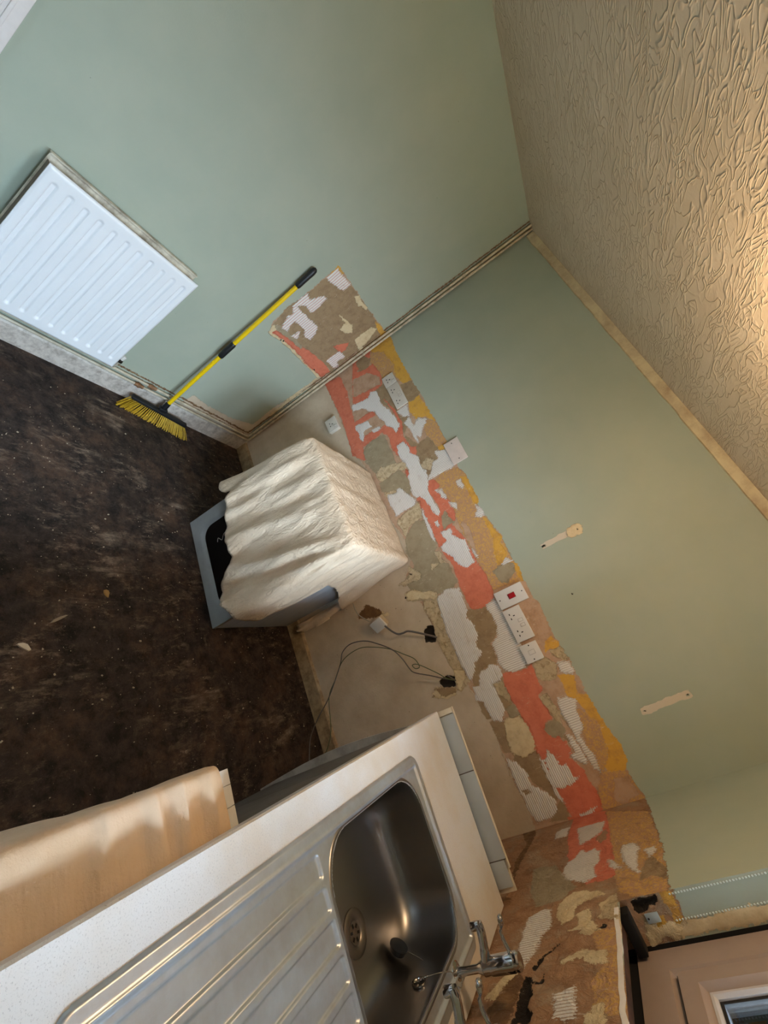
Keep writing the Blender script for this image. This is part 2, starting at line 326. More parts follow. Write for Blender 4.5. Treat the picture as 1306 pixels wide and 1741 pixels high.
TR_A=[
('M',[-623,1389,-486,1387,-254,1381,-25,1380,11,1275,-53,941,-37,859,-350,881,-497,874,-583,859,-621,929,-619,1176]),
('Y',[-623,1389,-578,1390,-557,1360,-573,1323,-617,1305]),
('B',[-619,1274,-608,1315,-490,1382,-254,1381,-146,1373,-64,1355,3,1280,-65,1128,-53,1021,-53,941,-141,944,-228,930,-363,930,-447,933,-547,926,-610,919,-630,1024,-614,1172]),
('Y',[-180,1374,-25,1380,-17,1338,-121,1350]),
('C',[-601,885,-598,909,-357,887,-61,866,-72,843,-329,864,-491,868,-577,854]),
('S',[-568,873,-565,898,-484,909,-398,920,-301,938,-141,944,-65,930,-61,866,-218,863,-375,883,-498,884]),
('T',[-604,914,-559,937,-504,935,-363,930,-347,908,-461,908,-565,898]),
('V',[-617,1305,-614,1375,-490,1382,-490,1332,-557,1311]),
('V',[-614,1071,-621,1144,-614,1172,-581,1155,-537,1231,-516,1233,-504,1130,-519,1115,-573,1123,-599,1076,-525,1077,-407,1084,-378,1044,-366,997,-401,988,-451,1019,-508,1019,-539,1009,-515,935,-553,932,-587,1005,-574,1038]),
('V',[-470,933,-459,989,-425,942]),
('C',[-403,1360,-389,1385,-340,1371,-293,1386,-284,1373,-332,1358,-336,1343]),
('C',[-373,1228,-320,1237,-252,1246,-207,1218,-242,1185,-286,1178,-299,1223]),
('C',[-150,1201,-144,1327,-113,1345,-93,1316,-44,1173,-98,1187]),
('S',[-210,1071,-162,1152,-127,1110,-135,1077]),
('V',[-152,972,-149,1077,-84,1072,-95,1010,-48,999,-55,973]),
('C',[-31,864,-81,850,-88,636,-91,519,-79,431,-80,365,-60,380,-60,601,-44,812]),
('K',[-504,873,-498,879,-488,871,-495,865]),
('K',[-484,877,-478,883,-469,875,-475,869]),
('K',[-165,868,-156,876,-145,867,-153,859]),
('P',[-604,98,-582,231,-463,208,-252,213,-95,254,-103,486,-25,904,-74,862,-81,467,-59,218,1,100,-572,57]),
]
TR_J=[
('N',[2747,1278,2739,1379,2739,1410,2773,1408,2812,1401,2837,1368,2844,1299,2773,1288]),
('K',[2745,1295,2745,1369,2760,1363,2769,1329,2776,1306,2768,1294]),
('Y',[2742,1377,2742,1405,2767,1402,2810,1400,2809,1379,2779,1385,2764,1376]),
('Y',[2788,1333,2792,1353,2808,1357,2816,1329]),
('C',[2797,1306,2791,1332,2815,1326,2806,1360,2814,1409,2828,1403,2836,1362,2825,1339,2844,1299,2821,1298]),
('C',[2811,1396,2809,1456,2805,1517,2807,1599,2833,1582,2834,1470,2837,1368]),
('B',[2786,1303,2774,1326,2790,1329,2797,1306]),
]
# ================= STRUCTURE
LAYERS = 'MNPDOYBTCRSWHVK'
def in_sdf(px, py, poly):
    n = len(poly); d = np.full(px.shape, 1e9); ins = np.zeros(px.shape, bool)
    for i in range(n):
        ax, ay = poly[i]; bx_, by_ = poly[(i + 1) % n]; ex, ey = bx_ - ax, by_ - ay; L = ex * ex + ey * ey + 1e-12
        t = np.clip(((px - ax) * ex + (py - ay) * ey) / L, 0, 1); d = np.minimum(d, (px - ax - t * ex) ** 2 + (py - ay - t * ey) ** 2)
        if ay != by_:
            c = ((ay > py) != (by_ > py)) & (px < (bx_ - ax) * (py - ay) / (by_ - ay) + ax); ins ^= c
    d = np.sqrt(d); return np.where(ins, d, -d)
def wall(name, us, vs, f, traces, mat, hole=None, ndir=(0, 0, 1)):
    U, Vv = np.meshgrid(us, vs, indexing='ij')
    wu = U + .0035 * vnoise(U / .022, Vv / .022, 1) + .002 * vnoise(U / .009, Vv / .009, 2)
    wv = Vv + .0035 * vnoise(U / .022, Vv / .022, 3) + .002 * vnoise(U / .009, Vv / .009, 4)
    sd = {l: np.full(U.shape, -.03) for l in LAYERS}
    for l, c in traces:
        poly = [(c[i] / 1000, c[i + 1] / 1000) for i in range(0, len(c), 2)]
        s = np.clip(in_sdf(wu, wv, poly), -.03, .03)
        for k in LAYERS:
            if k == l: sd[k] = np.maximum(sd[k], s)
            elif k in 'MNP' and l not in 'MNP': pass
            else: sd[k] = np.minimum(sd[k], -s)
    st = lambda x: np.clip(x / .004 + .5, 0, 1)
    hgt = .0022 * np.maximum(st(sd['H']), st(sd['V'])) + .001 * st(sd['S']) + .001 * st(sd['T']) - .010 * np.clip(sd['K'] / .008, 0, 1) + st(sd['R']) * .0035 * vnoise(U / .02, Vv / .02, 9) + st(sd['C']) * .002
    nu, nv = U.shape; V = np.stack([*f(U, Vv, hgt)], -1).reshape(-1, 3)
    F = []
    for i in range(nu - 1):
        for j in range(nv - 1):
            if hole:
                cu, cv = (us[i] + us[i + 1]) / 2, (vs[j] + vs[j + 1]) / 2
                if any(h[0] < cu < h[1] and h[2] < cv < h[3] for h in hole): continue
            F.append((i * nv + j, (i + 1) * nv + j, (i + 1) * nv + j + 1, i * nv + j + 1))
    me = bpy.data.meshes.new(name); me.from_pydata(V.tolist(), [], F); me.update()
    c = V[len(V) // 2]
    if traces:
        for l in LAYERS:
            at = me.attributes.new('sd_' + l, 'FLOAT', 'POINT'); at.data.foreach_set('value', sd[l].reshape(-1).astype(np.float32))
    return link(name, me, mat, None, True, kind='structure')
def wall_mat(name, ridge_axis, groove='#B9ADA4', per=.0092):
    b = NB(name); x, y, z = b.sep(); u = (x, y)[ridge_axis == 'y']
    n1 = b.noise(60, 6, .8); n2 = b.noise(200, 3, .7)
    jit = b.ma('ADD', b.ma('MULTIPLY', b.ma('SUBTRACT', n1, .5), .034), b.ma('MULTIPLY', b.ma('SUBTRACT', n2, .5), .012))
    big = b.noise(4, 4, .6); med = b.noise(22, 5, .65); fine = b.noise(120, 4, .7)
    rz0 = b.ma('SINE', b.ma('MULTIPLY', z, 2 * math.pi / .0088)); ru0 = b.ma('SINE', b.ma('MULTIPLY', u, 2 * math.pi / .0092))
    jits = {'W': b.ma('MULTIPLY', jit, .12), 'H': b.ma('ADD', jit, b.ma('MULTIPLY', rz0, .0022)), 'V': b.ma('ADD', jit, b.ma('MULTIPLY', ru0, .003)), 'K': b.ma('MULTIPLY', jit, .5)}
    m = {l: b.ramp(b.ma('ADD', b.attr('sd_' + l), jits.get(l, jit)), *((-.0003, .0006) if l in 'WK' else (-.0032, -.0023))) for l in LAYERS}
    spots = b.ramp(b.vor(30), .05, .03)
    green = b.mix(b.ramp(big, .3, .7), '#A3AC9B', '#ACB2A0'); green = b.mix(b.ma('MULTIPLY', b.ramp(b.vor(9), .02, .012), .5), green, '#4B4638')
    col = green
    dirt = b.ramp(med, .45, .7)
    cM = b.mix(dirt, '#C0A086', '#A88669'); cM = b.mix(b.ramp(fine, .55, .65), cM, '#C29A72')
    cN = b.mix(b.ramp(med, .4, .62), '#A98362', '#8E6748'); cN = b.mix(b.ramp(b.noise(11, 5, .7), .5, .62), cN, '#A98F74')
    crack = b.ramp(b.vor(14, 'DISTANCE_TO_EDGE'), .02, .0); 
    cP = b.mix(b.ramp(b.noise(6, 5, .6), .35, .7), '#D2C1A9', '#BCA88E'); cP = b.mix(b.ramp(b.vor(26), .055, .04), cP, '#6A5340')
    cO = b.mix(b.ramp(b.noise(75, 5, .7, dist=1.5), .46, .56), '#B78F6E', '#CDA25E')
    cY = b.mix(b.ramp(med, .5, .68), '#D6A548', '#BE8F4A')
    cB = b.mix(dirt, '#A08868', '#8C7458'); cB = b.mix(b.ramp(fine, .6, .68), cB, '#A08A74')
    cT = b.mix(dirt, '#A3957A', '#918267')
    cC = b.mix(dirt, '#DCC9A2', '#C7AF86'); cR = b.mix(b.ramp(b.noise(48, 6, .75), .5, .66), '#DFCBA6', '#AE9068')
    cS = b.mix(dirt, '#D67C60', '#C5684E'); cS = b.mix(b.ramp(b.noise(45, 5, .8, dist=2), .66, .7), cS, '#E0A08A')
    rz = b.ma('SINE', b.ma('ADD', b.ma('MULTIPLY', z, 2 * math.pi / .0088), b.ma('MULTIPLY', big, 5)))
    ru = b.ma('SINE', b.ma('ADD', b.ma('MULTIPLY', u, 2 * math.pi / per), b.ma('MULTIPLY', big, 5)))
    gz = b.ramp(rz, -.55, -.95); gu = b.ramp(ru, -.45, -.95)
    cH = b.mix(b.ma('MULTIPLY', gz, .75), b.mix(b.ramp(med, .55, .8), '#E9E6E2', '#D6CDC2'), '#B5A99E'); cV = b.mix(b.ma('MULTIPLY', gu, .85), '#E6E2DC', groove)
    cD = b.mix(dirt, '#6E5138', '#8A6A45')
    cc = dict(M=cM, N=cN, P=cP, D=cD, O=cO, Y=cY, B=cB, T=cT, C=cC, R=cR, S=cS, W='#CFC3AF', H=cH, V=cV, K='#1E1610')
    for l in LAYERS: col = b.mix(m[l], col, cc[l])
    band = b.ma('MAXIMUM', m['M'], m['N'])
    scr = b.ma('MULTIPLY', b.ramp(b.noise(55, 6, .85, vec=b.mp((1.6, 1.6, .5), (.5, .5, 0)), dist=.6), .59, .62), b.ramp(b.noise(9, 3), .45, .6))
    nonw = b.ma('SUBTRACT', 1.0, b.ma('MAXIMUM', m['H'], m['V']))
    col = b.mix(b.ma('MULTIPLY', b.ma('MULTIPLY', b.ma('MULTIPLY', scr, band), nonw), .7), col, '#D8C6AE')
    scd = b.ma('MULTIPLY', b.ramp(b.noise(38, 7, .85, dist=.4), .60, .64), b.ramp(b.noise(7, 3), .42, .6))
    col = b.mix(b.ma('MULTIPLY', b.ma('MULTIPLY', scd, band), .55), col, '#7A5C46')
    h = b.ma('MULTIPLY', fine, .0003)
    add = lambda h, v, k: b.ma('ADD', h, b.ma('MULTIPLY', v, k))
    h = add(h, band, -.0012)
    h = add(h, b.ma('MULTIPLY', b.ma('MAXIMUM', band, m['P']), med), .0022)
    h = add(h, b.ma('MULTIPLY', m['N'], b.noise(18, 6, .7, dist=.6)), .022)
    h = add(h, m['H'], .0016); h = add(h, m['V'], .0016); h = add(h, m['S'], .0007); h = add(h, m['C'], .0012); h = add(h, m['T'], .0006); h = add(h, m['W'], -.0006)
    h = add(h, b.ma('MULTIPLY', m['R'], b.noise(48, 6, .75)), .016)
    h = add(h, b.ma('MULTIPLY', m['C'], med), .003)
    h = add(h, b.ma('MULTIPLY', m['H'], rz), .0006); h = add(h, b.ma('MULTIPLY', m['V'], ru), .0006)
    h = add(h, b.ma('MULTIPLY', m['O'], b.noise(75, 5, .7, dist=1.5)), .0016)
    b.bump(h, 1.0, 1.0)
    return b.fin(col, .75, 0, .3)
def lins(a, b, step): return list(np.linspace(a, b, max(2, int(round(abs(b - a) / step)) + 1)))
def join(*ls):
    out = [];
    for l in ls:
        for v in l:
            if not out or abs(out[-1] - v) > 1e-6: out.append(float(v))
    return out
RXW, RYB, RH = 2.74, -3.3, 2.4
GREEN = NB('green_paint'); _c = GREEN.mix(GREEN.ramp(GREEN.noise(4, 4), .3, .7), '#A3AC9B', '#ACB2A0')
GREEN.bump(GREEN.noise(300, 3), .0003, .6); GREEN = GREEN.fin(_c, .7, 0, .3)
zs = join([0, .2, .4, .55], lins(.55, .75, .02), lins(.75, 1.46, .005), lins(1.46, 1.8, .01), lins(1.8, RH, .1))
wall('wall_front', lins(0, RXW, .005), zs, lambda u, v, h: (u, -h, v), [('P', [-100, -50, 2900, -50, 2900, 1000, -100, 1000])] + TR_B, wall_mat('patchy_wall_front', 'x'))
# left wall: u = y
ys = join(lins(-3.3, -1.95, .15), lins(-1.95, -.7, .05), lins(-.7, 0, .005))
zsl = join([0], lins(0, .3, .004), lins(.3, .8, .05), lins(.8, 1.42, .005), lins(1.42, DZ1, .1), lins(DZ1, RH, .1))
DY0, DY1 = -2.75, -1.95
wall('wall_left', ys, zsl, lambda u, v, h: (h, u, v), TR_A + [('D', [-1900, 137, -60, 139, -60, 147, -1900, 146]), ('D', [-1900, 164, -60, 168, -60, 175, -900, 171, -1900, 170]), ('D', [-64, 170, -56, 170, -55, 2400, -61, 2400])], wall_mat('patchy_wall_left', 'y', '#D08A7A', .0145), hole=[(DY0, DY1, 0, DZ1)])  # thin dark lines by the pipes: grime, painted to deepen their weak shadow
# window wall: u = y
ys = join(lins(-3.3, WY1, .15), lins(WY1, -1.6, .05), lins(-1.6, WY0, .006), lins(WY0, 0, .005))
zsr = join(lins(0, .8, .1), lins(.8, WZ0, .005), lins(WZ0, 1.46, .005), lins(1.46, WZ1, .074), lins(WZ1, RH, .1))
wall('wall_right', ys, zsr, lambda u, v, h: (RXW - h, u, v), [('N', [-700, 700, 100, 700, 100, 1200, -700, 1200])] + TR_C, wall_mat('patchy_wall_right', 'y', '#A98E72'), hole=[(WY1, WY0, WZ0, WZ1)])
wall('wall_back', join(lins(0, DX0, .2), lins(DX0, DX1, .3), lins(DX1, RXW, .3)), join(lins(0, DZ1, .3), lins(DZ1, RH, .2)), lambda u, v, h: (u, RYB + 0 * u, v), [], GREEN, hole=[(DX0, DX1, 0, DZ1)])
# floor
b = NB('old_black_adhesive_floor')
n1 = b.noise(2.2, 8, .75, dist=.1); n2 = b.noise(14, 8, .75, dist=.25); n3 = b.noise(60, 5, .75)
st = b.noise(9, 6, .7, vec=b.mp((1, .25, 1), (0, 0, .6)), dist=.3)
c = b.mix(b.ramp(n2, .42, .68), '#1B130F', '#3D2E26')
c = b.mix(b.ma('MULTIPLY', b.ramp(b.noise(5, 8, .8, dist=.2), .48, .66), .7), c, '#5A4232')
c = b.mix(b.ma('MULTIPLY', b.ramp(b.noise(24, 8, .85, vec=b.mp((1, .45, 1), (0, 0, .9))), .52, .66), b.ramp(n1, .46, .58)), c, '#84705E')
c = b.mix(b.ma('MULTIPLY', b.ramp(st, .55, .68), b.ramp(n1, .47, .6)), c, '#8E7C6A')
c = b.mix(b.ma('MULTIPLY', b.ramp(n3, .62, .72), .55), c, '#8B7868')
c = b.mix(b.ma('MULTIPLY', b.ramp(b.vor(38), .07, .05), b.ramp(n1, .4, .55)), c, '#C9B89E')
b.bump(b.ma('ADD', b.ma('MULTIPLY', n2, .006), b.ma('MULTIPLY', n3, .002)), 1, 1)
FLOORM = b.fin(c, b.ramp(n2, 1.1, .25), 0, .35)
mesh('floor', [(0, RYB, 0), (RXW, RYB, 0), (RXW, 0, 0), (0, 0, 0)], [(0, 1, 2, 3)], FLOORM, kind='structure')
# ceiling: artex swirls stretched along the room
b = NB('textured_ceiling'); v = b.mp((1.0, .36, 1)); a1 = b.noise(15, 1.5, .5, vec=v, dist=1.6); a2 = b.noise(22, 1, .5, vec=v, dist=1.2)
r1 = b.ramp(b.ma('ABSOLUTE', b.ma('SUBTRACT', b.ma('FRACT', b.ma('MULTIPLY', a1, 7)), .5)), .30, 0); r2 = b.ramp(b.ma('ABSOLUTE', b.ma('SUBTRACT', a2, .5)), .06, 0)
hh = b.ma('MAXIMUM', b.ma('MULTIPLY', b.ma('MULTIPLY', r1, r1), b.ramp(b.noise(10, 2, vec=v), .38, .6)), b.ma('MULTIPLY', r2, r2)); b.bump(b.ma('ADD', hh, b.ma('MULTIPLY', b.noise(90, 3), .2)), .0035, .8)
CEIL = b.fin(b.mix(b.ramp(b.noise(3, 4), .3, .7), '#DCCDB8', '#D2C3AC'), .8, 0, .25)
mesh('ceiling', [(0, RYB, RH), (RXW, RYB, RH), (RXW, 0, RH), (0, 0, RH)], [(0, 3, 2, 1)], CEIL, kind='structure')
# bare strip of old plaster coving line at the top of the front wall
STRIP = plain('bare_ceiling_strip', '#D2C49F', .8, var=.2, dirt='#B79C7C', vs=12)
def ragged_strip(name, mat):
    V = []; F = []; n = 120
    for i in range(n + 1):
        x = .03 + (RXW - .03) * i / n; d = .045 + .004 * float(vnoise(np.array(x / .05), np.array(.5), 5))
        V += [(x, -.001, RH - d), (x, -.010, RH - d + .002), (x, -.012, RH - .001), (x, -.001, RH - .001)]
    for i in range(n):
        for k in range(3): F.append((i * 4 + k, i * 4 + k + 1, i * 4 + 5 + k, i * 4 + 4 + k))
    return mesh(name, V, F, mat, kind='structure')
ragged_strip('trim_1', STRIP)
# skirting boards
SK = plain('scuffed_skirting', '#CFC6BB', .5, var=.25, dirt='#A3968A', vs=34)
SKB = plain('beige_skirting', '#B39B77', .6, var=.4, dirt='#7A6040', vs=20)
def skirting(name, p0, p1, n, h, t, mat):
    p0, p1, n = Vector(p0), Vector(p1), Vector(n); V = []
    for p in (p0, p1):
        for a, z in ((.0005, 0), (t, 0), (t, h - .012), (t * .55, h - .002), (.0005, h)): V.append(p + n * a + Vector((0, 0, z)))
    F = [(k, (k + 1) % 5, 5 + (k + 1) % 5, 5 + k) for k in range(5)] + [(0, 1, 2, 3, 4), (5, 6, 7, 8, 9)]
    return mesh(name, V, F, mat, kind='structure')
skirting('baseboard_left', (0, DY1 + .07, 0), (0, 0, 0), (1, 0, 0), .108, .016, SK)
skirting('baseboard_front', (.016, 0, 0), (RXW, 0, 0), (0, -1, 0), .095, .014, SKB)
# doorway in the left wall
WHITE_GLOSS = plain('white_gloss_paint', '#E2DBD6', .35, var=.08)
DARKWOOD = plain('dark_red_door', '#2A1216', .4, var=.3)
bm = bmesh.new()
for s_, y in ((1, DY1), (-1, DY0)):
    for a0, a1, t in ((.0, .066, .014), (.004, .020, .022), (.030, .040, .019)):
        bx(bm, (t / 2 + .0005, y + s_ * ((a0 + a1) / 2 + .001) + (s_ * .0), DZ1 / 2 + .03), (t, a1 - a0, DZ1 + .06), .002)
bx(bm, (.0075, (DY0 + DY1) / 2, DZ1 + .035), (.014, DY1 - DY0, .066), .002)
bmo('trim_2', bm, WHITE_GLOSS, kind='structure')
bm = bmesh.new()
for y in (DY0 + .015, DY1 - .015): bx(bm, (-.075, y, DZ1 / 2), (.15, .03, DZ1), .002)
bx(bm, (-.075, (DY0 + DY1) / 2, DZ1 - .015), (.15, DY1 - DY0 - .06, .03), .002)
lining = bmo('door_1', bm, WHITE_GLOSS, kind='structure')
leaf = box('door_leaf', (-.09, DY0 + .032, .004), (-.05, DY1 - .032, DZ1 - .032), DARKWOOD, lining, .003)
for z0, z1 in ((.2, .85), (1.0, 1.85)):
    for y0, y1 in ((DY0 + .14, (DY0 + DY1) / 2 - .04), ((DY0 + DY1) / 2 + .04, DY1 - .14)): pass
lathe('door_handle', [(.006, 0), (.006, .03), (.022, .035), (.026, .05), (.018, .06), (.0, .062)], (-.05, DY0 + .1, 1.0), plain('brass', '#B08A3C', .3, 1), lining, (1, 0, 0))
# back door behind the camera
GL = bpy.data.materials.new('clear_glass'); GL.use_nodes = True; t_ = GL.node_tree; t_.nodes.clear()
o_ = t_.nodes.new('ShaderNodeOutputMaterial'); mx = t_.nodes.new('ShaderNodeMixShader'); tr = t_.nodes.new('ShaderNodeBsdfTransparent'); gs = t_.nodes.new('ShaderNodeBsdfGlossy'); fr = t_.nodes.new('ShaderNodeFresnel')
gs.inputs['Roughness'].default_value = .02; fr.inputs[0].default_value = 1.45
t_.links.new(fr.outputs[0], mx.inputs[0]); t_.links.new(tr.outputs[0], mx.inputs[1]); t_.links.new(gs.outputs[0], mx.inputs[2]); t_.links.new(mx.outputs[0], o_.inputs[0])
UPVC = plain('white_upvc', '#D8D8D6', .35, var=.05)
bm = bmesh.new()
for x in (DX0 + .05, DX1 - .05): bx(bm, (x, RYB - .06, DZ1 / 2), (.1, .06, DZ1 - .002), .004)
for z in (.06, DZ1 - .06): bx(bm, ((DX0 + DX1) / 2, RYB - .06, z), (DX1 - DX0 - .2, .06, .118), .004)
d2 = bmo('door_2', bm, UPVC, kind='structure')
box('door_panel', (DX0 + .1, RYB - .075, .12), (DX1 - .1, RYB - .045, DZ1 - .12), UPVC, d2)
# window reveal
bm = bmesh.new()
REV = plain('reveal_paint', '#A9B3A2', .6, var=.06)
T = .30
# the jamb nearest the front wall, its top and far sides, and the ledge
wall('trim_3', lins(RXW, RXW + .104, .004), join([WZ0 - .079, WZ0 - .03], lins(WZ0 - .01, 1.75, .004), [1.9, 2.05, WZ1]), lambda u, v, h: (u, WY0 - h, v), [('N', [2730, 1180, 2850, 1180, 2850, 1300, 2730, 1300])] + TR_J, wall_mat('patchy_reveal', 'x'))
beadm = plain('bead_plaster', '#D9E4DC', .5, var=.05)
for nm, x0, x1, za, zb in (('angle_bead', .006, .010, 1.40, WZ1), ('stop_bead', .060, .064, 1.385, WZ1)):
    bm = bmesh.new(); z = za
    while z < zb:
        bx(bm, (RXW + (x0 + x1) / 2, WY0 - .0012, z), (.004, .003, .0042), .0008, seg=1); z += .0075
    bmo(nm, bm, beadm, bpy.data.objects['trim_3'])
box('trim_4', (RXW, WY1 - .02, WZ0 - .1), (RXW + .2, WY1, WZ1 + .02), REV, kind='structure')
box('trim_5', (RXW, WY1 - .02, WZ1), (RXW + .2, WY0 + .03, WZ1 + .02), REV, kind='structure')
OLDW = plain('old_timber_packing', '#5A3C2E', .8, var=.7, dirt='#1A1210', vs=14)
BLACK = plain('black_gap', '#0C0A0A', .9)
EDGEW = plain('snapped_white_edge', '#E4DED6', .7, var=.15)
# ledge under the window: bare timber behind a snapped plaster edge
V = []; F = []; n = 150
for i in range(n + 1):
    y = WY0 - .03 + (WY1 - WY0 + .03) * i / n; q = float(vnoise(np.array(y / .03), np.array(.5), 8)); t = .0035 + .0012 * q; z = WZ0 - .002 + .003 * q
    V += [(RXW - .002, y, z - .012), (RXW + t, y, z - .012), (RXW + t, y, z), (RXW - .002, y, z)]
for i in range(n):
    for k in range(4): F.append((i * 4 + k, i * 4 + (k + 1) % 4, i * 4 + 4 + (k + 1) % 4, i * 4 + 4 + k))
F += [(0, 1, 2, 3), (4 * n, 4 * n + 1, 4 * n + 2, 4 * n + 3)]
mesh('trim_6', V, F, EDGEW, kind='structure')
box('trim_7', (RXW + .006, WY1, WZ0 - .06), (RXW + .055, WY0 - .0, WZ0 - .014), OLDW, kind='structure', bev=.002)
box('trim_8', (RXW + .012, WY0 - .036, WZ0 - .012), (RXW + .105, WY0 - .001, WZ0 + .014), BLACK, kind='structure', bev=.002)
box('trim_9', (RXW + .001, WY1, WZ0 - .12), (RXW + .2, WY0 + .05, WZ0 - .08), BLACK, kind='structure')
box('gap_filler_1', (RXW + .1165, WY1, WZ0 - .0795), (RXW + .2, WY0 + .05, WZ0 - .021), BLACK, kind='structure')  # added black fillers: stand in for shaded gaps, stop light leaks round the frame
box('gap_filler_2', (RXW + .102, WY0 - .0005, WZ0 - .079), (RXW + .2, WY0 + .05, WZ1 - .001), BLACK, kind='structure')
box('gap_filler_3', (RXW + .032, WY0 + .002, WZ0 - .079), (RXW + .101, WY0 + .05, WZ0 + .016), BLACK, kind='structure')
# window frame, sashes and glass
FRM = plain('light_brown_upvc', '#A8958A', .45, var=.06)
GASK = plain('black_gasket', '#1C1716', .6); BEADW = plain('pale_glazing_bead', '#C9C6C8', .35, var=.04)
FX = RXW + .112
def ring(bm, y0, y1, z0, z1, wd, xa, xb, bev=.004):
    xc, xs = (xa + xb) / 2, xb - xa
    o = [(y0, z0), (y1, z0), (y1, z1), (y0, z1)]; i_ = [(y0 - wd, z0 + wd), (y1 + wd, z0 + wd), (y1 + wd, z1 - wd), (y0 - wd, z1 - wd)]
    vs = {}
    for k in range(4):
        for nm, p in (('o', o[k]), ('i', i_[k])):
            for e, x in (('a', xa), ('b', xb)):
                vs[nm, k, e] = bm.verts.new((x, p[0], p[1]))
        # sloped inner shoulder on the room side
        q = i_[k]; s_ = bev * (1 if q[0] > (y0 + y1) / 2 else -1); t_ = bev * (-1 if q[1] < (z0 + z1) / 2 else 1)
        vs['s', k] = bm.verts.new((xa, q[0] + s_, q[1] + t_)); vs['i', k, 'a'].co.x = xa + bev
    for k in range(4):
        l = (k + 1) % 4
        bm.faces.new((vs['o', k, 'a'], vs['o', l, 'a'], vs['s', l], vs['s', k])); bm.faces.new((vs['s', k], vs['s', l], vs['i', l, 'a'], vs['i', k, 'a']))
        bm.faces.new((vs['i', k, 'a'], vs['i', l, 'a'], vs['i', l, 'b'], vs['i', k, 'b'])); bm.faces.new((vs['o', k, 'b'], vs['o', l, 'b'], vs['i', l, 'b'], vs['i', k, 'b']))
        bm.faces.new((vs['o', k, 'a'], vs['o', l, 'a'], vs['o', l, 'b'], vs['o', k, 'b']))
bm = bmesh.new(); ring(bm, WY0 - .001, WY1, WZ0 - .02, WZ1, .085, FX, FX + .06, .012)
win = bmo('window_1', bm, FRM, kind='structure', auto=20)
ym = -1.40
bx_bm = bmesh.new(); bx(bx_bm, (FX + .03, ym, (WZ0 + WZ1) / 2 + .01), (.058, .06, WZ1 - WZ0 - .16), .004); bmo('mullion', bx_bm, FRM, win)
for ya, yb in ((WY0 - .089, ym + .03), (ym - .03, WY1 + .085)):
    gz0, gz1 = WZ0 + .066, WZ1 - .085
    bm = bmesh.new(); ring(bm, ya, yb, gz0, gz1, .006, FX + .006, FX + .05, .001); g_ = bmo('gasket', bm, GASK, win, auto=20)
    bm = bmesh.new(); ring(bm, ya - .005, yb + .005, gz0 + .005, gz1 - .005, .055, FX - .004, FX + .05, .014); sa = bmo('sash', bm, FRM, win, auto=20)
    bm = bmesh.new(); ring(bm, ya - .060, yb + .060, gz0 + .060, gz1 - .060, .012, FX + .008, FX + .04, .006); bmo('glazing_bead', bm, BEADW, sa, auto=20)
    bm = bmesh.new(); ring(bm, ya - .0725, yb + .0725, gz0 + .0725, gz1 - .0725, .007, FX + .018, FX + .030, .001); bmo('glass_spacer', bm, GASK, sa, auto=20)
    box('glass_pane', (FX + .022, yb + .07, gz0 + .07), (FX + .026, ya - .07, gz1 - .07), GL, sa)
# yard outside
yb_ = NB('pale_gravel'); c = yb_.mix(yb_.ramp(yb_.noise(3, 5, .8), .45, .56), '#3B4C66', '#B5CCE4'); GRAV = yb_.fin(c, .7)
yb_ = NB('dim_bounce_ground'); c = yb_.mix(yb_.ramp(yb_.noise(5, 6, .8), .4, .6), '#2A2A1A', '#4A4630'); DIMGND = yb_.fin(c, .9)  # unseen dark olive ground, added to dim the bounce onto the walls
mesh('ground_outside', [(2.98, -30, -.15), (40, -30, -.15), (40, 5, -.15), (2.98, 5, -.15)], [(0, 1, 2, 3)], DIMGND, kind='structure')
mesh('ground_outside', [(2.98, 5, -.15), (60, 5, -.15), (60, 80, -.15), (2.98, 80, -.15)], [(0, 1, 2, 3)], GRAV, kind='structure')
# metal cleat left in the jamb
cl = thing('metal_cleat', 'small pale metal cleat fixed in the broken plaster of the window reveal', 'bracket', (RXW + .047, WY0, 1.332))
CL = plain('galvanised', '#B9C8CC', .4, .3)
bm = bmesh.new(); bx(bm, (0, -.0025, 0), (.022, .003, .034), .001); bmo('plate', bm, CL, cl)
for z in (-.011,): lathe('screw', [(.0025, 0), (.0025, .001), (.0, .0014)], (0, -.004, z), plain('dark_screw', '#3A3A3C', .5, .6), cl, (0, -1, 0), 8)
# ================= WORKTOP, SINK, TAPS
def steel(name, rough, base='#A9ABB0', fine=600, metal=1.0):
    b = NB(name); n = b.noise(5, 6, .7); s = b.noise(fine, 3, .7, vec=b.mp((1, .06, 1)))
    b.bump(b.ma('ADD', s, b.ma('MULTIPLY', b.noise(40, 4), .6)), .00012, 1)
    return b.fin(b.mix(b.ramp(n, .35, .7), base, '#8E9096' if metal > .9 else '#B2B6BC'), b.ma('ADD', b.ma('MULTIPLY', n, .18), rough), metal)
ST_DECK = steel('worn_steel_drainer', .27, '#CFDBE8', 600, .78); ST_BOWL = steel('brushed_steel_bowl', .24, '#96928F', 400)
CHROME = plain('chrome', '#B9B9BC', .09, 1, var=.08)
b = NB('speckled_white_worktop'); sp = b.noise(420, 3, .8); c = b.mix(b.ramp(b.noise(3.5, 5, .6), .42, .7), '#D6D7D8', '#CBBFAF')
c = b.mix(b.ma('MULTIPLY', b.ramp(sp, .56, .66), .6), c, '#8F8F92'); c = b.mix(b.ma('MULTIPLY', b.ramp(b.noise(30, 5, .8), .66, .74), .5), c, '#8A6B52')
b.bump(sp, .0003, .6); WTM = b.fin(c, .38, 0, .5)
def skew(x, y):                       # the worktop end is not cut square
    f = min(max((y + .95) / .35, 0), 1); return y - (x - 2.15) * .15 * f
WX0, WX1, WYE, WYF = 2.146, 2.735, -.455, -2.75
SX0, SX1, SY0, SY1 = 2.216, 2.692, -.775, -1.825
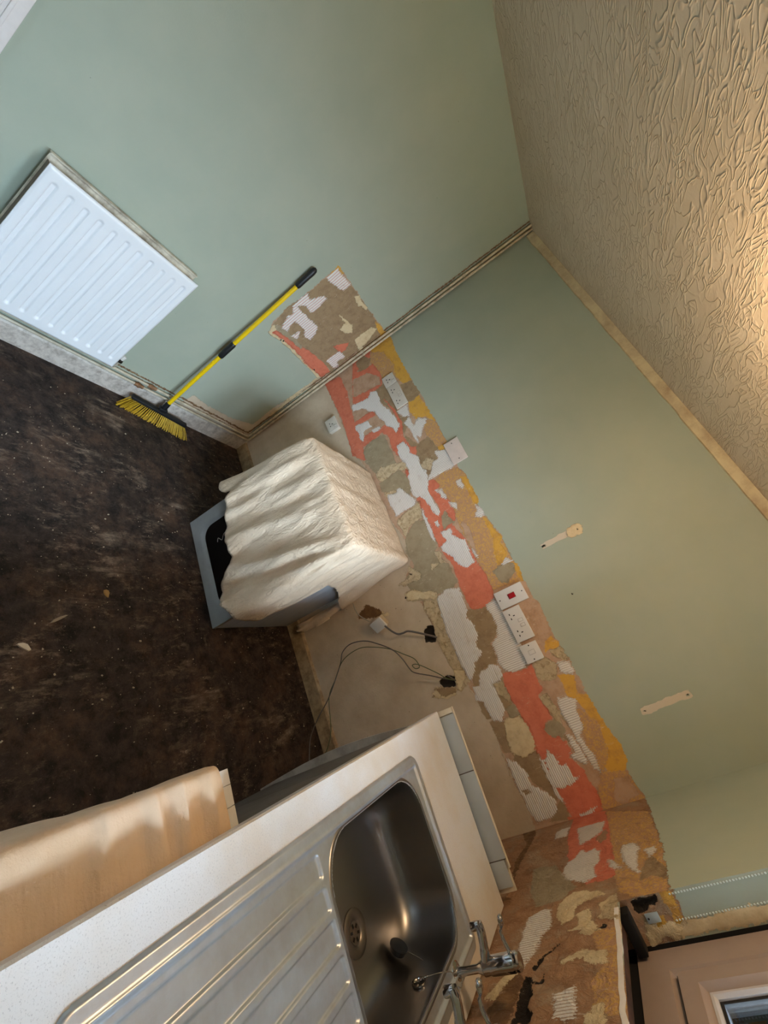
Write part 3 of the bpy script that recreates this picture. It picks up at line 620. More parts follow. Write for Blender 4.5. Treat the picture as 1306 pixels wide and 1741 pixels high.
def worktop():
    # slab with rounded front edge and a real cut-out for the sink
    cut = [(x, skew(x, y)) for x, y in rrect(SX0 + .014, SX1 - .014, SY1 + .014, SY0 - .014, .03)]
    out = [(WX0, WYE), (WX1, skew(WX1, WYE)), (WX1, WYF), (WX0, WYF)]
    bm = bmesh.new()
    def loop(pts, z): return [bm.verts.new((p[0], p[1], z)) for p in pts]
    r = .012; ft = []
    a = loop(out, .86); b_ = loop(out, .9 - .0035)
    tp = [(WX0 + .004, WYE - .003), (WX1, skew(WX1, WYE) - .003), (WX1, WYF), (WX0 + .004, WYF)]
    b2 = loop(tp, .9); c1 = loop(cut, .9); c0 = loop(cut, .86)
    def strip(A, B):
        for k in range(len(A)): bm.faces.new((A[k], A[(k + 1) % len(A)], B[(k + 1) % len(A)], B[k]))
    strip(a, b_); strip(b_, b2); strip(c1, c0)
    def fill(O, I, z):
        es = []
        for L in (O, I):
            for k in range(len(L)):
                e = bm.edges.get((L[k], L[(k + 1) % len(L)])) or bm.edges.new((L[k], L[(k + 1) % len(L)])); es.append(e)
        bmesh.ops.triangle_fill(bm, use_beauty=True, edges=es)
    fill(b2, c1, .9); fill(a, c0, .86)
    return tag(bmo('worktop', bm, WTM, auto=30), 'long speckled off-white kitchen worktop holding the steel sink under the window', 'worktop')
worktop()
sink = thing('kitchen_sink', 'stainless steel inset sink with ribbed drainer and single bowl set in the worktop', 'sink', (2.45, -1.3, .9))
SO = Vector((2.45, -1.3, .9))
def sdrr(x, y, x0, x1, y0, y1, r):
    cx, cy, hx, hy = (x0 + x1) / 2, (y0 + y1) / 2, (x1 - x0) / 2 - r, (y1 - y0) / 2 - r
    qx, qy = np.abs(x - cx) - hx, np.abs(y - cy) - hy
    return -(np.sqrt(np.maximum(qx, 0) ** 2 + np.maximum(qy, 0) ** 2) + np.minimum(np.maximum(qx, qy), 0) - r)
BX0, BX1, BY0, BY1 = 2.252, 2.632, -1.322, -.842
def deck():
    sm = lambda t: np.clip(t, 0, 1) ** 2 * (3 - 2 * np.clip(t, 0, 1))
    xs = np.linspace(SX0, SX1, 239); ys = np.linspace(SY1, SY0, 351); X, Y = np.meshgrid(xs, ys, indexing='ij')
    d = sdrr(X, Y, SX0, SX1, SY1, SY0, .035)
    z = .0062 * sm(d / .006) 
    z = z + .0026 * np.exp(-((d - .026) / .0026) ** 2) - .005 * sm((d - .028) / .007)
    # drainer: recessed panels between ribs, ends following the bowl
    end = -1.352 + .0 * X; y0 = SY1 + .055 + .10 * np.clip((2.30 - X) / .05, 0, 1) * 0
    for k in range(8):
        xa = 2.262 + k * .0535; xb = xa + .040
        if xb > 2.672: break
        s_ = sdrr(X, Y, xa, xb, SY1 + .062, -1.338, .005)
        z = z - .0048 * sm((s_ + .001) / .0034)
    z = z + .0016 * np.exp(-((Y + 1.333) / .003) ** 2) * (X > 2.25) * (X < 2.66) * 0
    db = sdrr(X, Y, BX0, BX1, BY0, BY1, .10)
    keep = db < .0035; V = []; idx = -np.ones(X.shape, int)
    inside = d >= -.0001
    F = []
    for i in range(X.shape[0]):
        for j in range(X.shape[1]):
            if keep[i, j] and inside[i, j]:
                idx[i, j] = len(V); V.append((X[i, j] - SO.x, skew(X[i, j], Y[i, j]) - SO.y, z[i, j] + .0004))
    for i in range(X.shape[0] - 1):
        for j in range(X.shape[1] - 1):
            q = (idx[i, j], idx[i + 1, j], idx[i + 1, j + 1], idx[i, j + 1])
            if min(q) >= 0: F.append(q)
            elif sum(v >= 0 for v in q) == 3: F.append(tuple(v for v in q if v >= 0))
    return mesh('drainer_deck', V, F, ST_DECK, sink, True)
deck()
def bowl():
    prof = [(-.0075, .0015), (-.006, .0032), (-.002, .0036), (.001, .0018), (.003, -.004), (.0045, -.014), (.007, -.05), (.011, -.098), (.016, -.120), (.025, -.137), (.038, -.1475), (.055, -.153), (.08, -.156), (.11, -.1572)]
    V = []; F = []; n = None; N = 14
    for dd, z in prof:
        pts = rrect(BX0 + dd, BX1 - dd, BY0 + dd, BY1 - dd, max(.10 - dd * .35, .03), N); n = len(pts)
        V += [(p[0] - SO.x, skew(p[0], p[1]) - SO.y if dd < 0 else p[1] - SO.y, z - .0006) for p in pts]
    for a in range(len(prof) - 1):
        for k in range(n): F.append((a * n + k, a * n + (k + 1) % n, (a + 1) * n + (k + 1) % n, (a + 1) * n + k))
    F.append(tuple((len(prof) - 1) * n + k for k in range(n)))
    return mesh('bowl', V, F, ST_BOWL, sink, True)
bowl()
WASTE = plain('dull_waste_steel', '#8A827C', .35, 1); BLK = plain('black_rubber', '#12161C', .5)
wc = (2.495 - SO.x, -1.09 - SO.y, -.1575)
wst = lathe('waste', [(.046, .0), (.0455, .0035), (.041, .005), (.031, .0042), (.025, .0026), (.0222, .0009), (.022, .0006)], wc, WASTE, sink, n=36, cap=False)
bm = bmesh.new(); lathem(bm, [(.0, .0022), (.005, .0022), (.006, .0012), (.0215, .0011), (.0215, .0004), (.0, .0004)], wc, n=28, cap=False)
bmo('strainer', bm, WASTE, wst)
bm = bmesh.new()
for k in range(6):
    a = math.radians(60 * k + 10); bx(bm, (wc[0] + .0135 * math.cos(a), wc[1] + .0135 * math.sin(a), wc[2] + .0014), (.0085, .0055, .0009), 0, Matrix.Rotation(a, 3, 'Z'))
bmo('strainer_hole', bm, plain('dark_hole', '#070707', .9), wst)
ov = lathe('overflow', [(.017, 0), (.0165, .003), (.0125, .004), (.010, .0015), (.0095, -.002)], (2.6235 - SO.x, -1.055 - SO.y, -.048), CHROME, sink, (-1, 0, .12), 28, cap=False)
lathe('overflow_hole', [(.0095, 0), (.0, .0001)], (2.6245 - SO.x, -1.055 - SO.y, -.048), BLK, ov, (-1, 0, .12), 20)
lathe('overflow_screw', [(.0035, 0), (.003, .002), (.0, .0025)], (2.6205 - SO.x, -1.055 - SO.y, -.048), CHROME, ov, (-1, 0, .12), 12)
def chain(name, pts, parent, r=.0011):
    P = smoothpath(pts, 10); bm = bmesh.new(); acc = 0; last = P[0]; step = .0036
    for a, c_ in zip(P, P[1:]):
        L = (c_ - a).length; t = step - acc
        while t < L:
            p = a + (c_ - a) * (t / L); bmesh.ops.create_icosphere(bm, subdivisions=1, radius=r * 1.25, matrix=Matrix.Translation(p)); t += step
        acc = (acc + L) % step
    tubem(bm, P, r * .4, 5)
    return bmo(name, bm, CHROME, parent, 60)
plug = thing('sink_plug', 'dark rubber sink plug on a bead chain lying against the back of the bowl', 'plug', (2.588, -.985, .775))
lathe('stopper', [(.0, -.006), (.019, -.006), (.021, .004), (.0235, .005), (.0235, .008), (.006, .010), (.0, .010)], (0, 0, 0), BLK, plug, (-.75, .1, .65), 28)
chain('bead_chain', [(.002, 0, .012), (.028, .008, .045), (.055, .010, .075), (.060, .012, .10), (.085, -.005, .1315), (.098, .012, .1315), (.089, .022, .1315), (.0695, .0245, .1325)], plug)
chain('bead_chain', [(2.618 - 2.588, -.07, .077), (2.626 - 2.588, -.045, .115), (.052, -.02, .1335), (.066, -.006, .131), (.088, -.003, .1315)], plug)
def tap(y, label):
    t = thing('pillar_tap', label, 'tap', (2.664, y, .8995), 0, 'pillar taps behind the sink bowl')
    lathe('base_flange', [(.022, 0), (.0215, .004), (.014, .008), (.0, .008)], (0, 0, 0), CHROME, t, n=28)
    lathe('neck', [(.0105, .006), (.0085, .03), (.0085, .060), (.014, .074), (.0165, .078)], (0, 0, 0), CHROME, t, n=28)
    bm = bmesh.new(); prof = [(.0, .074), (.0155, .076), (.017, .082), (.0165, .094), (.0185, .098), (.0190, .152), (.0175, .156), (.0185, .159), (.0185, .166), (.0155, .170), (.0, .171)]
    lathem(bm, prof, (0, 0, 0), n=32)
    v = bmo('valve_body', bm, CHROME, t)
    sp_ = [(-.008, 0, .086), (-.028, 0, .092), (-.050, 0, .098), (-.068, 0, .101), (-.082, 0, .100)]
    tube('spout', smoothpath(sp_, 6), [.0115] * 8 + [.0105] * 17, CHROME, t, 18)
    lathe('spout_nozzle', [(.0, .0), (.0085, .0), (.0092, -.001), (.0098, .002), (.0098, .018), (.0085, .021), (.0, .021)], (-.077, 0, .082), CHROME, t, n=22)
    bm = bmesh.new(); P = smoothpath([(-.012, 0, .150), (-.022, 0, .152), (-.040, 0, .149), (-.058, 0, .150), (-.073, 0, .158), (-.088, 0, .164)], 5)
    tubem(bm, P, [.0062] * 4 + [.0046] * 8 + [.0042] * 6 + [.006, .0075, .0088, .0096, .0095, .0086, .0065, .003][:8], 12)
    for vv in bm.verts:
        if vv.co.x < -.06: vv.co.z = .158 + (vv.co.z - .158) * .72
    bmo('lever_handle', bm, CHROME, t)
tap(-.965, 'chrome lever pillar tap nearest the tiled upstand, behind the sink bowl')
tap(-1.17, 'chrome lever pillar tap nearer the drainer, cut off by the bottom edge of the picture')
# ================= TILED UPSTAND AT THE WORKTOP END
b = NB('grey_glazed_tile'); TILE = b.fin(b.mix(b.ramp(b.noise(5, 4), .4, .7), '#AEB4B6', '#A2A7A6'), .12, 0, .5)
CREAM = plain('cream_tile_edge', '#D8CBB4', .6, var=.15); GROUT = plain('dirty_grout', '#54493E', .9)
ups = thing('tiled_upstand', 'low upstand of grey glazed tiles with a cream edge standing at the worktop end', 'tiles', (2.16, WYE, .86))
ang = math.atan2(skew(WX1, WYE) - WYE, WX1 - WX0); ups.rotation_euler = (0, 0, ang)
box('backing_board', (-.012, .0145, .0), (.56, .021, .092), CREAM, ups, .001)
xs_ = [-.010, .010, .211, .475, .548]
for i in range(4):
    hi = .096 if i < 3 else .088
    tl = box('tile', (xs_[i] + (.0015 if i else 0), .0065, .0), (xs_[i + 1] - .0015, .014, hi - (.0 if i else .0)), TILE if i else CREAM, ups, .0012)
tl = box('tile_edge', (-.012, .006, .0965), (.50, .018, .0995), CREAM, ups, .0008, label='cream top edge')
for xg in xs_[2:4]: box('grout_joint', (xg - .0014, .0075, .0005), (xg + .0014, .0135, .094), GROUT, ups)
# ================= SINK CABINET
CAB = plain('grey_white_melamine', '#B9B3AA', .45, var=.25, dirt='#94897C', vs=8)
CABD = plain('shaded_cabinet_front', '#6C665E', .5, var=.3)  # shade on the doors put into a darker cabinet colour
cab = thing('sink_cabinet', 'grey-white base cabinet under the sink with an end panel standing proud', 'cabinet', (2.2, -1.0, 0))
def cb(n, lo, hi, m, par=cab, **k): return box(n, [lo[0] - 2.2, lo[1] + 1.0, lo[2]], [hi[0] - 2.2, hi[1] + 1.0, hi[2]], m, par, **k)
# end panel, slightly bowed and proud of the doors
V = []; n = 16
for i in range(n + 1):
    z = .858 * i / n; xf = 2.162 - .034 * math.sin(math.pi * min(1, (1 - i / n) * 1.0)) ** 1.0
    for x, y in ((xf, -.500), (2.70, -.560), (2.70, -.578), (xf, -.518)): V.append((x - 2.2, y + 1.0, z))
F = [(i * 4 + k, i * 4 + (k + 1) % 4, i * 4 + 4 + (k + 1) % 4, i * 4 + 4 + k) for i in range(n) for k in range(4)] + [(0, 1, 2, 3), tuple(4 * n + k for k in range(4))]
mesh('end_panel', V, F, CAB, cab, auto=30)
cb('side_panel', (2.175, -1.416, .0), (2.70, -1.400, .857), CAB)
cb('floor_panel', (2.175, -1.398, .15), (2.70, -.600, .166), CAB)
cb('back_panel', (2.704, -1.41, .15), (2.71, -.60, .70), CAB)
cb('plinth', (2.215, -1.398, 0), (2.23, -.60, .148), CABD)
for y0, y1, hy in ((-.985, -.602, -.94), (-1.398, -.989, -1.03)):
    cb('door', (2.158, y0, .155), (2.174, y1, .852), CABD, bev=.002)
# ================= DUST SHEETS
b = NB('cotton_dust_sheet'); wv = b.noise(300, 3, .7, vec=b.mp((1, 1, .25))); wr = b.noise(26, 5, .62, vec=b.mp((1.0, 1.0, .35), (0, .0, 0)), dist=1.0)
wr2 = b.noise(70, 4, .6)
b.bump(b.ma('ADD', b.ma('ADD', b.ma('MULTIPLY', wr, 1.0), b.ma('MULTIPLY', wv, .10)), b.ma('MULTIPLY', wr2, .22)), .018, 1.0)
CLOTH = b.fin(b.mix(b.ramp(b.noise(7, 5, .6), .35, .7), '#EFDAC0', '#E2C9AC'), .95, 0, .1)
b = NB('peach_dust_sheet'); wr = b.noise(30, 3, .5, vec=b.mp((.25, 1, .25))); wv = b.noise(260, 3, .6)
b.bump(b.ma('ADD', b.ma('MULTIPLY', wr, 1.0), b.ma('MULTIPLY', wv, .12)), .010, 1.0)
CLOTH2 = b.fin(b.mix(b.ramp(b.noise(7, 4, .6), .35, .7), '#DEC6AC', '#D2B697'), .95, 0, .1)
BIGF = [(1.375, 1.20, .030, .034), (1.40, 1.265, .028, -.016), (1.41, 1.345, .028, .022), (1.20, 1.06, .022, .014), (1.02, .93, .022, .014), (.90, .86, .02, .012), (1.10, 1.0, .018, -.010)]
def fold2(y, c): return .018 * math.exp(-((y - c) / .010) ** 2) - .008 * math.exp(-((y - c + .020) / .010) ** 2)
def drape(name, x0, x1, y0, y1, zt, sides, hem, flare, label, fold=.012, rr=.02, seed=0, top_amp=.004, freq=16, step=.012, nk=44, group=None, bundle=False):
    """sheet over a box; sides: subset of 'LFR' (L = x0 side, F = y0 side, R = x1 side)"""
    r = rr; V = []; F = []; ax0, ax1, ay0, ay1 = x0 + r, x1 - r, y0 + r, y1
    nx = int((ax1 - ax0) / step); ny = int((ay1 - ay0) / step); X = np.linspace(ax0, ax1, nx + 1); Y = np.linspace(ay0, ay1, ny + 1)
    def topz(x, y): return (fold2(y + .10 * (x - 2.05), -1.572) + .7 * fold2(y - .06 * (x - 2.05), -1.625) + .5 * fold2(y + .2 * (x - 2.05), -1.70) + .8 * fold2(y, -1.512) if bundle else 0) * max(.2, min(1, (2.16 - x) / .04)) + zt + top_amp * float(vnoise(np.array(x / .05), np.array(y / .16), seed)) + top_amp * .5 * float(vnoise(np.array(x / .022), np.array(y / .07), seed + 1))
    for x in X:
        for y in Y: V.append((x, y, topz(x, y)))
    g = lambda i, j: i * (ny + 1) + j
    for i in range(nx):
        for j in range(ny): F.append((g(i, j), g(i + 1, j), g(i + 1, j + 1), g(i, j + 1)))
    path = []                           # (vertex index, base xy, dir, p)
    p = 0; NC = 9
    if 'L' in sides:
        for j in range(ny, -1, -1): path.append((g(0, j), (ax0, Y[j]), (-1, 0))) 
    if 'F' in sides:
        if 'L' in sides:
            for k in range(1, NC): a = math.pi + math.pi / 2 * k / NC; path.append((g(0, 0), (ax0, ay0), (math.cos(a), math.sin(a))))
        for i in range(nx + 1): path.append((g(i, 0), (X[i], ay0), (0, -1)))
    if 'R' in sides:
        if 'F' in sides:
            for k in range(1, NC): a = -math.pi / 2 + math.pi / 2 * k / NC; path.append((g(nx, 0), (ax1, ay0), (math.cos(a), math.sin(a))))
        for j in range(ny + 1): path.append((g(nx, j), (ax1, Y[j]), (1, 0)))
    prev = None; last = None; s = 0
    for q, (iv, bp, dr) in enumerate(path):
        pos = (bp[0] + dr[0] * (r + .03), bp[1] + dr[1] * (r + .03))
        if last: s += math.dist(pos, last)
        last = pos; drop = hem(pos[0], pos[1], dr, s) ; fl = flare(pos[0], pos[1], dr, s)
        z0 = V[iv][2]; ids = [iv]
        nse = lambda f, sd: float(vnoise(np.array(s * f), np.array(.37), seed + sd))
        drop += .008 * nse(60, 11) + .010 * nse(18, 12)
        for k in range(1, 6):
            a = math.pi / 2 * k / 5; ids.append(len(V)); V.append((bp[0] + dr[0] * r * math.sin(a), bp[1] + dr[1] * r * math.sin(a), z0 - r * (1 - math.cos(a))))
        for k in range(1, nk + 1):
            t = k / nk; dz = r + max(drop - r, .005) * t; hgt = dz
            sx = s + .05 * dz * 3 * nse(2.2, 3)         # folds wander sideways as they fall
            f1 = float(vnoise(np.array(sx * freq), np.array(dz * 1.6), seed + 5)); f2 = float(vnoise(np.array(sx * freq * 2.3), np.array(dz * 5), seed + 6))
            off = r + fl * t ** 1.4 + fold * (t ** .6) * (f1 * .9 + .9) + fold * .45 * f2 * min(1, t * 6) + .002
            if not bundle and dr[1] < -.5:
                for xt, xb, wd, am in BIGF: off += am * min(1, t * 5) * math.exp(-((pos[0] - (xt + (xb - xt) * t)) / wd) ** 2)
            off = max(off, r + .003)
            side = .008 * t * nse(9, 21)
            ids.append(len(V)); V.append((bp[0] + dr[0] * off - dr[1] * side, bp[1] + dr[1] * off + dr[0] * side, z0 - dz))
        if prev:
            for a in range(len(ids) - 1):
                f = [prev[a], ids[a], ids[a + 1], prev[a + 1]]
                f = list(dict.fromkeys(f))
                if len(f) >= 3: F.append(tuple(f))
        prev = ids
    o = mesh(name, V, F, CLOTH2 if bundle else CLOTH, None, True)
    m = o.modifiers.new('thickness', 'SOLIDIFY'); m.thickness = .0022; m.offset = 1
    return tag(o, label, 'dust sheet', group)
def lerp_tab(tab, x):
    return float(np.interp(x, [a for a, _ in tab], [c_ for _, c_ in tab]))
ZT = .893
front_hem = [(.78, .30), (.80, .33), (.83, .39), (.86, .34), (.97, .29), (1.11, .275), (1.19, .26), (1.24, .16), (1.30, .14), (1.36, .15), (1.41, .19)]
right_hem = [(-.66, .19), (-.60, .205), (-.54, .235), (-.47, .33), (-.455, .47), (-.44, .60), (-.36, .585), (-.28, .555), (-.187, .50), (-.10, .43), (0, .38)]
def hem1(x, y, d, s):
    zf = lerp_tab(front_hem, x); zr = lerp_tab(right_hem, y)
    if d[0] < -.01: 
        w_ = -d[0]; zl = lerp_tab([(-.66, .30), (-.5, .34), (-.3, .40), (0, .45)], y); return ZT - (zf * (1 - w_) + zl * w_)
    if d[0] > .01: w_ = d[0]; return ZT - (.19 * (1 - w_) + zr * w_ if w_ < 1 else zr)
    return ZT - zf
def flare1(x, y, d, s):
    if d[0] < -.01: return .085 * (-d[0])
    if d[0] > .01 and y > -.25: return .03
    return .012
drape('dust_sheet', .795, 1.420, -.612, .004 - .012, ZT, 'LFR', hem1, flare1, 'cream cotton dust sheet hanging in folds over the appliance against the socket wall', .024, .022, 3, .0045, 13)
# crumpled tail of the sheet down the back corner
V = []; F = []; n = 22
for i in range(n + 1):
    for j in range(n + 1):
        a, c_ = i / n, j / n
        q = float(vnoise(np.array(a * 5), np.array(c_ * 3), 31)); q2 = float(vnoise(np.array(a * 11), np.array(c_ * 6), 32))
        z = .10 + .36 * a + .02 * q2; x = 1.432 + (.012 + .075 * c_) * (1 - .25 * a) * math.sin(math.pi * (.25 + .6 * a)) + .008 * q; y = -.02 - .020 * (1 + q) - .014 * math.sin(math.pi * c_)
        V.append((x, y, z))
for i in range(n):
    for j in range(n): F.append((i * (n + 1) + j, (i + 1) * (n + 1) + j, (i + 1) * (n + 1) + j + 1, i * (n + 1) + j + 1))
o = mesh('cloth_scrap', V, F, CLOTH, None, True); m = o.modifiers.new('thickness', 'SOLIDIFY'); m.thickness = .003
tag(o, 'crumpled cloth tail tucked between the covered appliance and the beige plaster', 'cloth')
# ================= APPLIANCE UNDER THE FIRST SHEET
b = NB('pale_grey_blue_enamel'); ln = b.noise(160, 2, .5, vec=b.mp((1, 1, .02)))
APP = b.fin(b.mix(b.ma('MULTIPLY', b.ramp(ln, .5, .62), .35), '#CDD2D9', '#A3A8B2'), .4, 0, .5)
APF = plain('grey_front_panel', '#A09F9D', .42, var=.12)
INK = NB('dark_glass'); INK = INK.fin('#0B0A0A', .25, 0, .35)
app = thing('oven', 'grey freestanding appliance with a rounded dark front panel, half hidden by its dust sheet', 'appliance', (1.108, -.31, 0))
ax0, ax1, ay0, ay1, az = .80 - 1.108, 1.416 - 1.108, -.60 + .31, -.03 + .31, .866
bm = bmesh.new(); bx(bm, ((ax0 + ax1) / 2, (ay0 + .022 + ay1) / 2, az / 2 + .005), (ax1 - ax0, ay1 - ay0 - .022, az - .01), .003); bmo('casing', bm, APP, app)
def front_frame():
    o_ = rrect(ax0, ax1, .004, az, .004, 8); i1 = rrect(ax0 + .058, ax1 - .058, .050, az - .15, .085, 8); i2 = rrect(ax0 + .066, ax1 - .066, .058, az - .158, .078, 8); i3 = rrect(ax0 + .078, ax1 - .078, .070, az - .17, .07, 8)
    V = []; n = len(o_)
    for L, y in ((o_, ay0 + .021), (o_, ay0 + .001), (i1, ay0), (i2, ay0 + .004), (i3, ay0 + .016)): V += [(p[0], y, p[1]) for p in L]
    F = [(a * n + k, a * n + (k + 1) % n, (a + 1) * n + (k + 1) % n, (a + 1) * n + k) for a in range(4) for k in range(n)]
    return mesh('front_panel', V, F, APF, app, auto=30)
front_frame()
i3 = rrect(ax0 + .064, ax1 - .064, .056, az - .156, .08, 8); n = len(i3)
mesh('door_glass', [(p[0], ay0 + .0165, p[1]) for p in i3] + [(p[0], ay0 + .0205, p[1]) for p in i3], [tuple(range(n)), tuple(range(2 * n - 1, n - 1, -1))] + [(k, (k + 1) % n, n + (k + 1) % n, n + k) for k in range(n)], INK, app)
for x in (ax0 + .05, ax1 - .05):
    for y in (ay0 + .06, ay1 - .05): lathe('foot', [(.018, 0), (.018, .006), (.0, .006)], (x, y, .0), BLK, app, n=12)
tube('loose_thread', smoothpath([(-.10, ay0 - .045, .30), (-.09, ay0 - .05, .26), (-.075, ay0 - .035, .225), (-.10, ay0 - .03, .20), (-.085, ay0 - .025, .185)], 5), .0012, plain('thread', '#D8CDBE', .9), None, 5)
tag(bpy.data.objects['loose_thread'], 'pale loose thread hanging from the hem across the dark glass', 'thread'); bpy.data.objects['loose_thread'].location = (1.108, -.31, 0)
# ================= WASHING MACHINE BESIDE THE WORKTOP
WMW = plain('white_appliance_enamel', '#DAD7D2', .3, var=.06)
wm = thing('washing_machine', 'white machine pushed under the worktop with only its slatted fascia uncovered', 'washing machine', (2.33, -1.76, 0))
def wb(n, lo, hi, m, par=wm, **k): return box(n, [lo[0] - 2.33, lo[1] + 1.76, lo[2]], [hi[0] - 2.33, hi[1] + 1.76, hi[2]], m, par, **k)
wb('casing', (2.048, -2.06, .012), (2.63, -1.484, .822), WMW, bev=.004)
# sloping control fascia split by seams
xsf = [2.048, 2.078, 2.116, 2.26, 2.63]
for i in range(4):
    x0, x1 = xsf[i] + .0006 - 2.33, xsf[i + 1] - .0006 - 2.33
    V = []
    for x in (x0, x1): V += [(x, -1.4835 + 1.76, .830), (x, -1.470 + 1.76, .829), (x, -1.432 + 1.76, .812), (x, -1.434 + 1.76, .70), (x, -1.4835 + 1.76, .70)]
    mesh('fascia_panel', V, [(0, 1, 2, 3, 4), (5, 9, 8, 7, 6)] + [(k, (k + 1) % 5, 5 + (k + 1) % 5, 5 + k) for k in range(5)], WMW, wm)
wb('front_door_panel', (2.05, -1.4835, .012), (2.63, -1.442, .698), WMW, bev=.003)
bm = bmesh.new(); lathem(bm, [(.17, 0), (.165, .012), (.125, .016), (.115, .006)], (2.34 - 2.33, -1.442 + 1.76, .38), (0, 1, 0), 36, False); bmo('porthole_ring', bm, CHROME, wm)
def hem2(x, y, d, s): return .70 - .12 * math.sin(y * 9)
drape('dust_sheet', 2.036, 2.64, -2.10, -1.4785, .837, 'L', hem2, lambda x, y, d, s: .006 + .10 * min(1, max(0, (-1.50 - y) / .3)) , 'peach-cream dust sheet over the machine beside the worktop front, in the lower left', .016, .016, 9, .003, 13, bundle=True)
# ================= RADIATOR
RAD = plain('white_radiator_enamel', '#E6E8EA', .4, var=.03, vs=6); RADD = plain('dirty_cream_metal', '#CFC6B2', .5, var=.35, dirt='#7A6A55', vs=14)
rad = thing('radiator', 'white double-panel ribbed radiator on the green wall', 'radiator', (0, -1.385, 0))
ry0, ry1, rz0, rz1 = -.303, .303, .205, .838
def rad_panel(name, xf, th, m, y0=ry0, y1=ry1, z0=rz0, z1=rz1):
    ny, nz = 182, 110; Y, Zz = np.meshgrid(np.linspace(y0, y1, ny), np.linspace(z0, z1, nz), indexing='ij')
    sm = lambda t: np.clip(t, 0, 1) ** 2 * (3 - 2 * np.clip(t, 0, 1))
    H = np.zeros(Y.shape)
    e = np.minimum(np.minimum(Y - y0, y1 - Y), np.minimum(Zz - z0, z1 - Zz)); H -= .006 * (1 - sm(e / .008))
    for k in range(11):
        c = y0 + .0405 + k * .0525; s_ = sdrr(Y, Zz, c - .0115, c + .0115, z0 + .045, z1 - .045, .010); H -= .0075 * sm((s_ + .0005) / .0050)
    V = [(xf + h, y, z) for h, y, z in zip(H.ravel(), Y.ravel(), Zz.ravel())]; n0 = len(V)
    F = [(i * nz + j, (i + 1) * nz + j, (i + 1) * nz + j + 1, i * nz + j + 1) for i in range(ny - 1) for j in range(nz - 1)]
    ed = [i * nz for i in range(ny)] + [(ny - 1) * nz + j for j in range(1, nz)] + [i * nz + nz - 1 for i in range(ny - 2, -1, -1)] + [j for j in range(nz - 2, 0, -1)]
    for q in ed: V.append((xf - th, V[q][1], V[q][2]))
    L = len(ed); F += [(ed[k], ed[(k + 1) % L], n0 + (k + 1) % L, n0 + k) for k in range(L)] + [tuple(n0 + k for k in range(L))]
    me = mesh(name, V, F, m, rad, auto=50); return me
rad_panel('front_panel', .104, .012, RAD)
rad_panel('rear_panel', .040, .012, RADD, z1=rz1 + .004)
bm = bmesh.new()
V = [];
for z in (rz0 + .03, rz1 - .03): bx(bm, (.066, 0, z), (.05, .58, .02), .002)
for k in range(34): bx(bm, (.062, ry0 + .025 + k * .0167, (rz0 + rz1) / 2), (.040, .0012, .53))
bmo('convector_fins', bm, RADD, rad)
bm = bmesh.new(); bx(bm, (.034, 0, rz1 + .0085), (.020, .606, .007), .002); bmo('top_rail', bm, RADD, rad, label='cream top rail behind the front panel')
bm = bmesh.new(); bx(bm, (.064, ry0 + .006, (rz0 + rz1) / 2), (.056, .003, .60), .001); bmo('side_cover', bm, plain('brown_dusty_side', '#6D5F52', .7, var=.4), rad)
for y in (-.22, .22): bm = bmesh.new(); bx(bm, (.0115, y, .55), (.021, .03, .44), .001); bmo('wall_bracket', bm, RADD, rad)
vb = lathe('valve', [(.0, 0), (.008, 0), (.009, .012), (.013, .014), (.013, .030), (.0, .031)], (.066, ry1 + .001, rz0 + .036), plain('dark_valve', '#3A332C', .4, .8), rad, (0, 1, 0), 16)
lathe('valve_cap', [(.0, 0), (.0105, 0), (.0105, .022), (.008, .026), (.0, .026)], (.066, ry1 + .022, rz0 + .048), plain('white_cap', '#D9D6CE', .4), vb, (0, .2, 1), 16)
tube('tail_pipe', smoothpath([(.066, ry1 + .022, rz0 + .024), (.064, ry1 + .022, rz0 - .012), (.040, ry1 + .022, .170), (.0225, ry1 + .022, .158)], 5), .0065, RADD, vb, 10)
# ================= HEATING PIPES
PIPE = plain('cream_painted_pipe', '#D2C7B0', .45, var=.2, dirt='#A8977A', vs=14)
PIPER = plain('flaking_painted_pipe', '#D0C1A4', .5, var=.3, dirt='#A48E6C', vs=18)
def heating_pipe(path, r, label):
    P = []
    t = thing('heating_pipe', label, 'pipe', path[0]); o0 = Vector(path[0])
    for nm, pts, m in (('run', path[1], PIPE), ('riser', path[2], PIPER)):
        bm = bmesh.new(); tubem(bm, [Vector(p) - o0 for p in pts], r, 12); bmo(nm, bm, m, t)
    return t
zA, zB, rp = .127, .157, .0078
p1 = heating_pipe([(.024, -.6, zA), [(.026, -1.95, zA), (.026, -.075, zA)] + smoothpath([(.026, -.07, zA), (.026, -.045, zA + .001), (.024, -.027, zA + .008), (.020, -.020, zA + .035)], 5), [(.020, -.020, zA + .035), (.020, -.020, RH - .001)]], rp, 'lower cream heating pipe of the skirting pair, rising in the corner nearest the socket wall')
p2 = heating_pipe([(.024, -.6, zB), [(.026, -1.95, zB), (.026, -.095, zB)] + smoothpath([(.026, -.09, zB), (.025, -.067, zB + .001), (.022, -.051, zB + .008), (.018, -.046, zB + .035)], 5), [(.018, -.046, zB + .035), (.018, -.046, RH - .001)]], rp, 'upper cream heating pipe of the skirting pair, rising nearer the radiator wall')
COPPER = plain('bare_copper_joint', '#A9805F', .5, .6, var=.5)
for o_, y, z, L in ((p1, -.90, zA, .05), (p2, -.84, zB, .05)):
    bm = bmesh.new(); o0 = o_.location; lathem(bm, [(rp, 0), (.0115, .002), (.0115, L), (rp, L + .002)], Vector((.026, y, z)) - o0, (0, 1, 0), 14, False)
    bx(bm, Vector((.026, y + L / 2, z)) - o0, (.026, .017, .026), .006); bmo('tee_joint', bm, COPPER, o_)
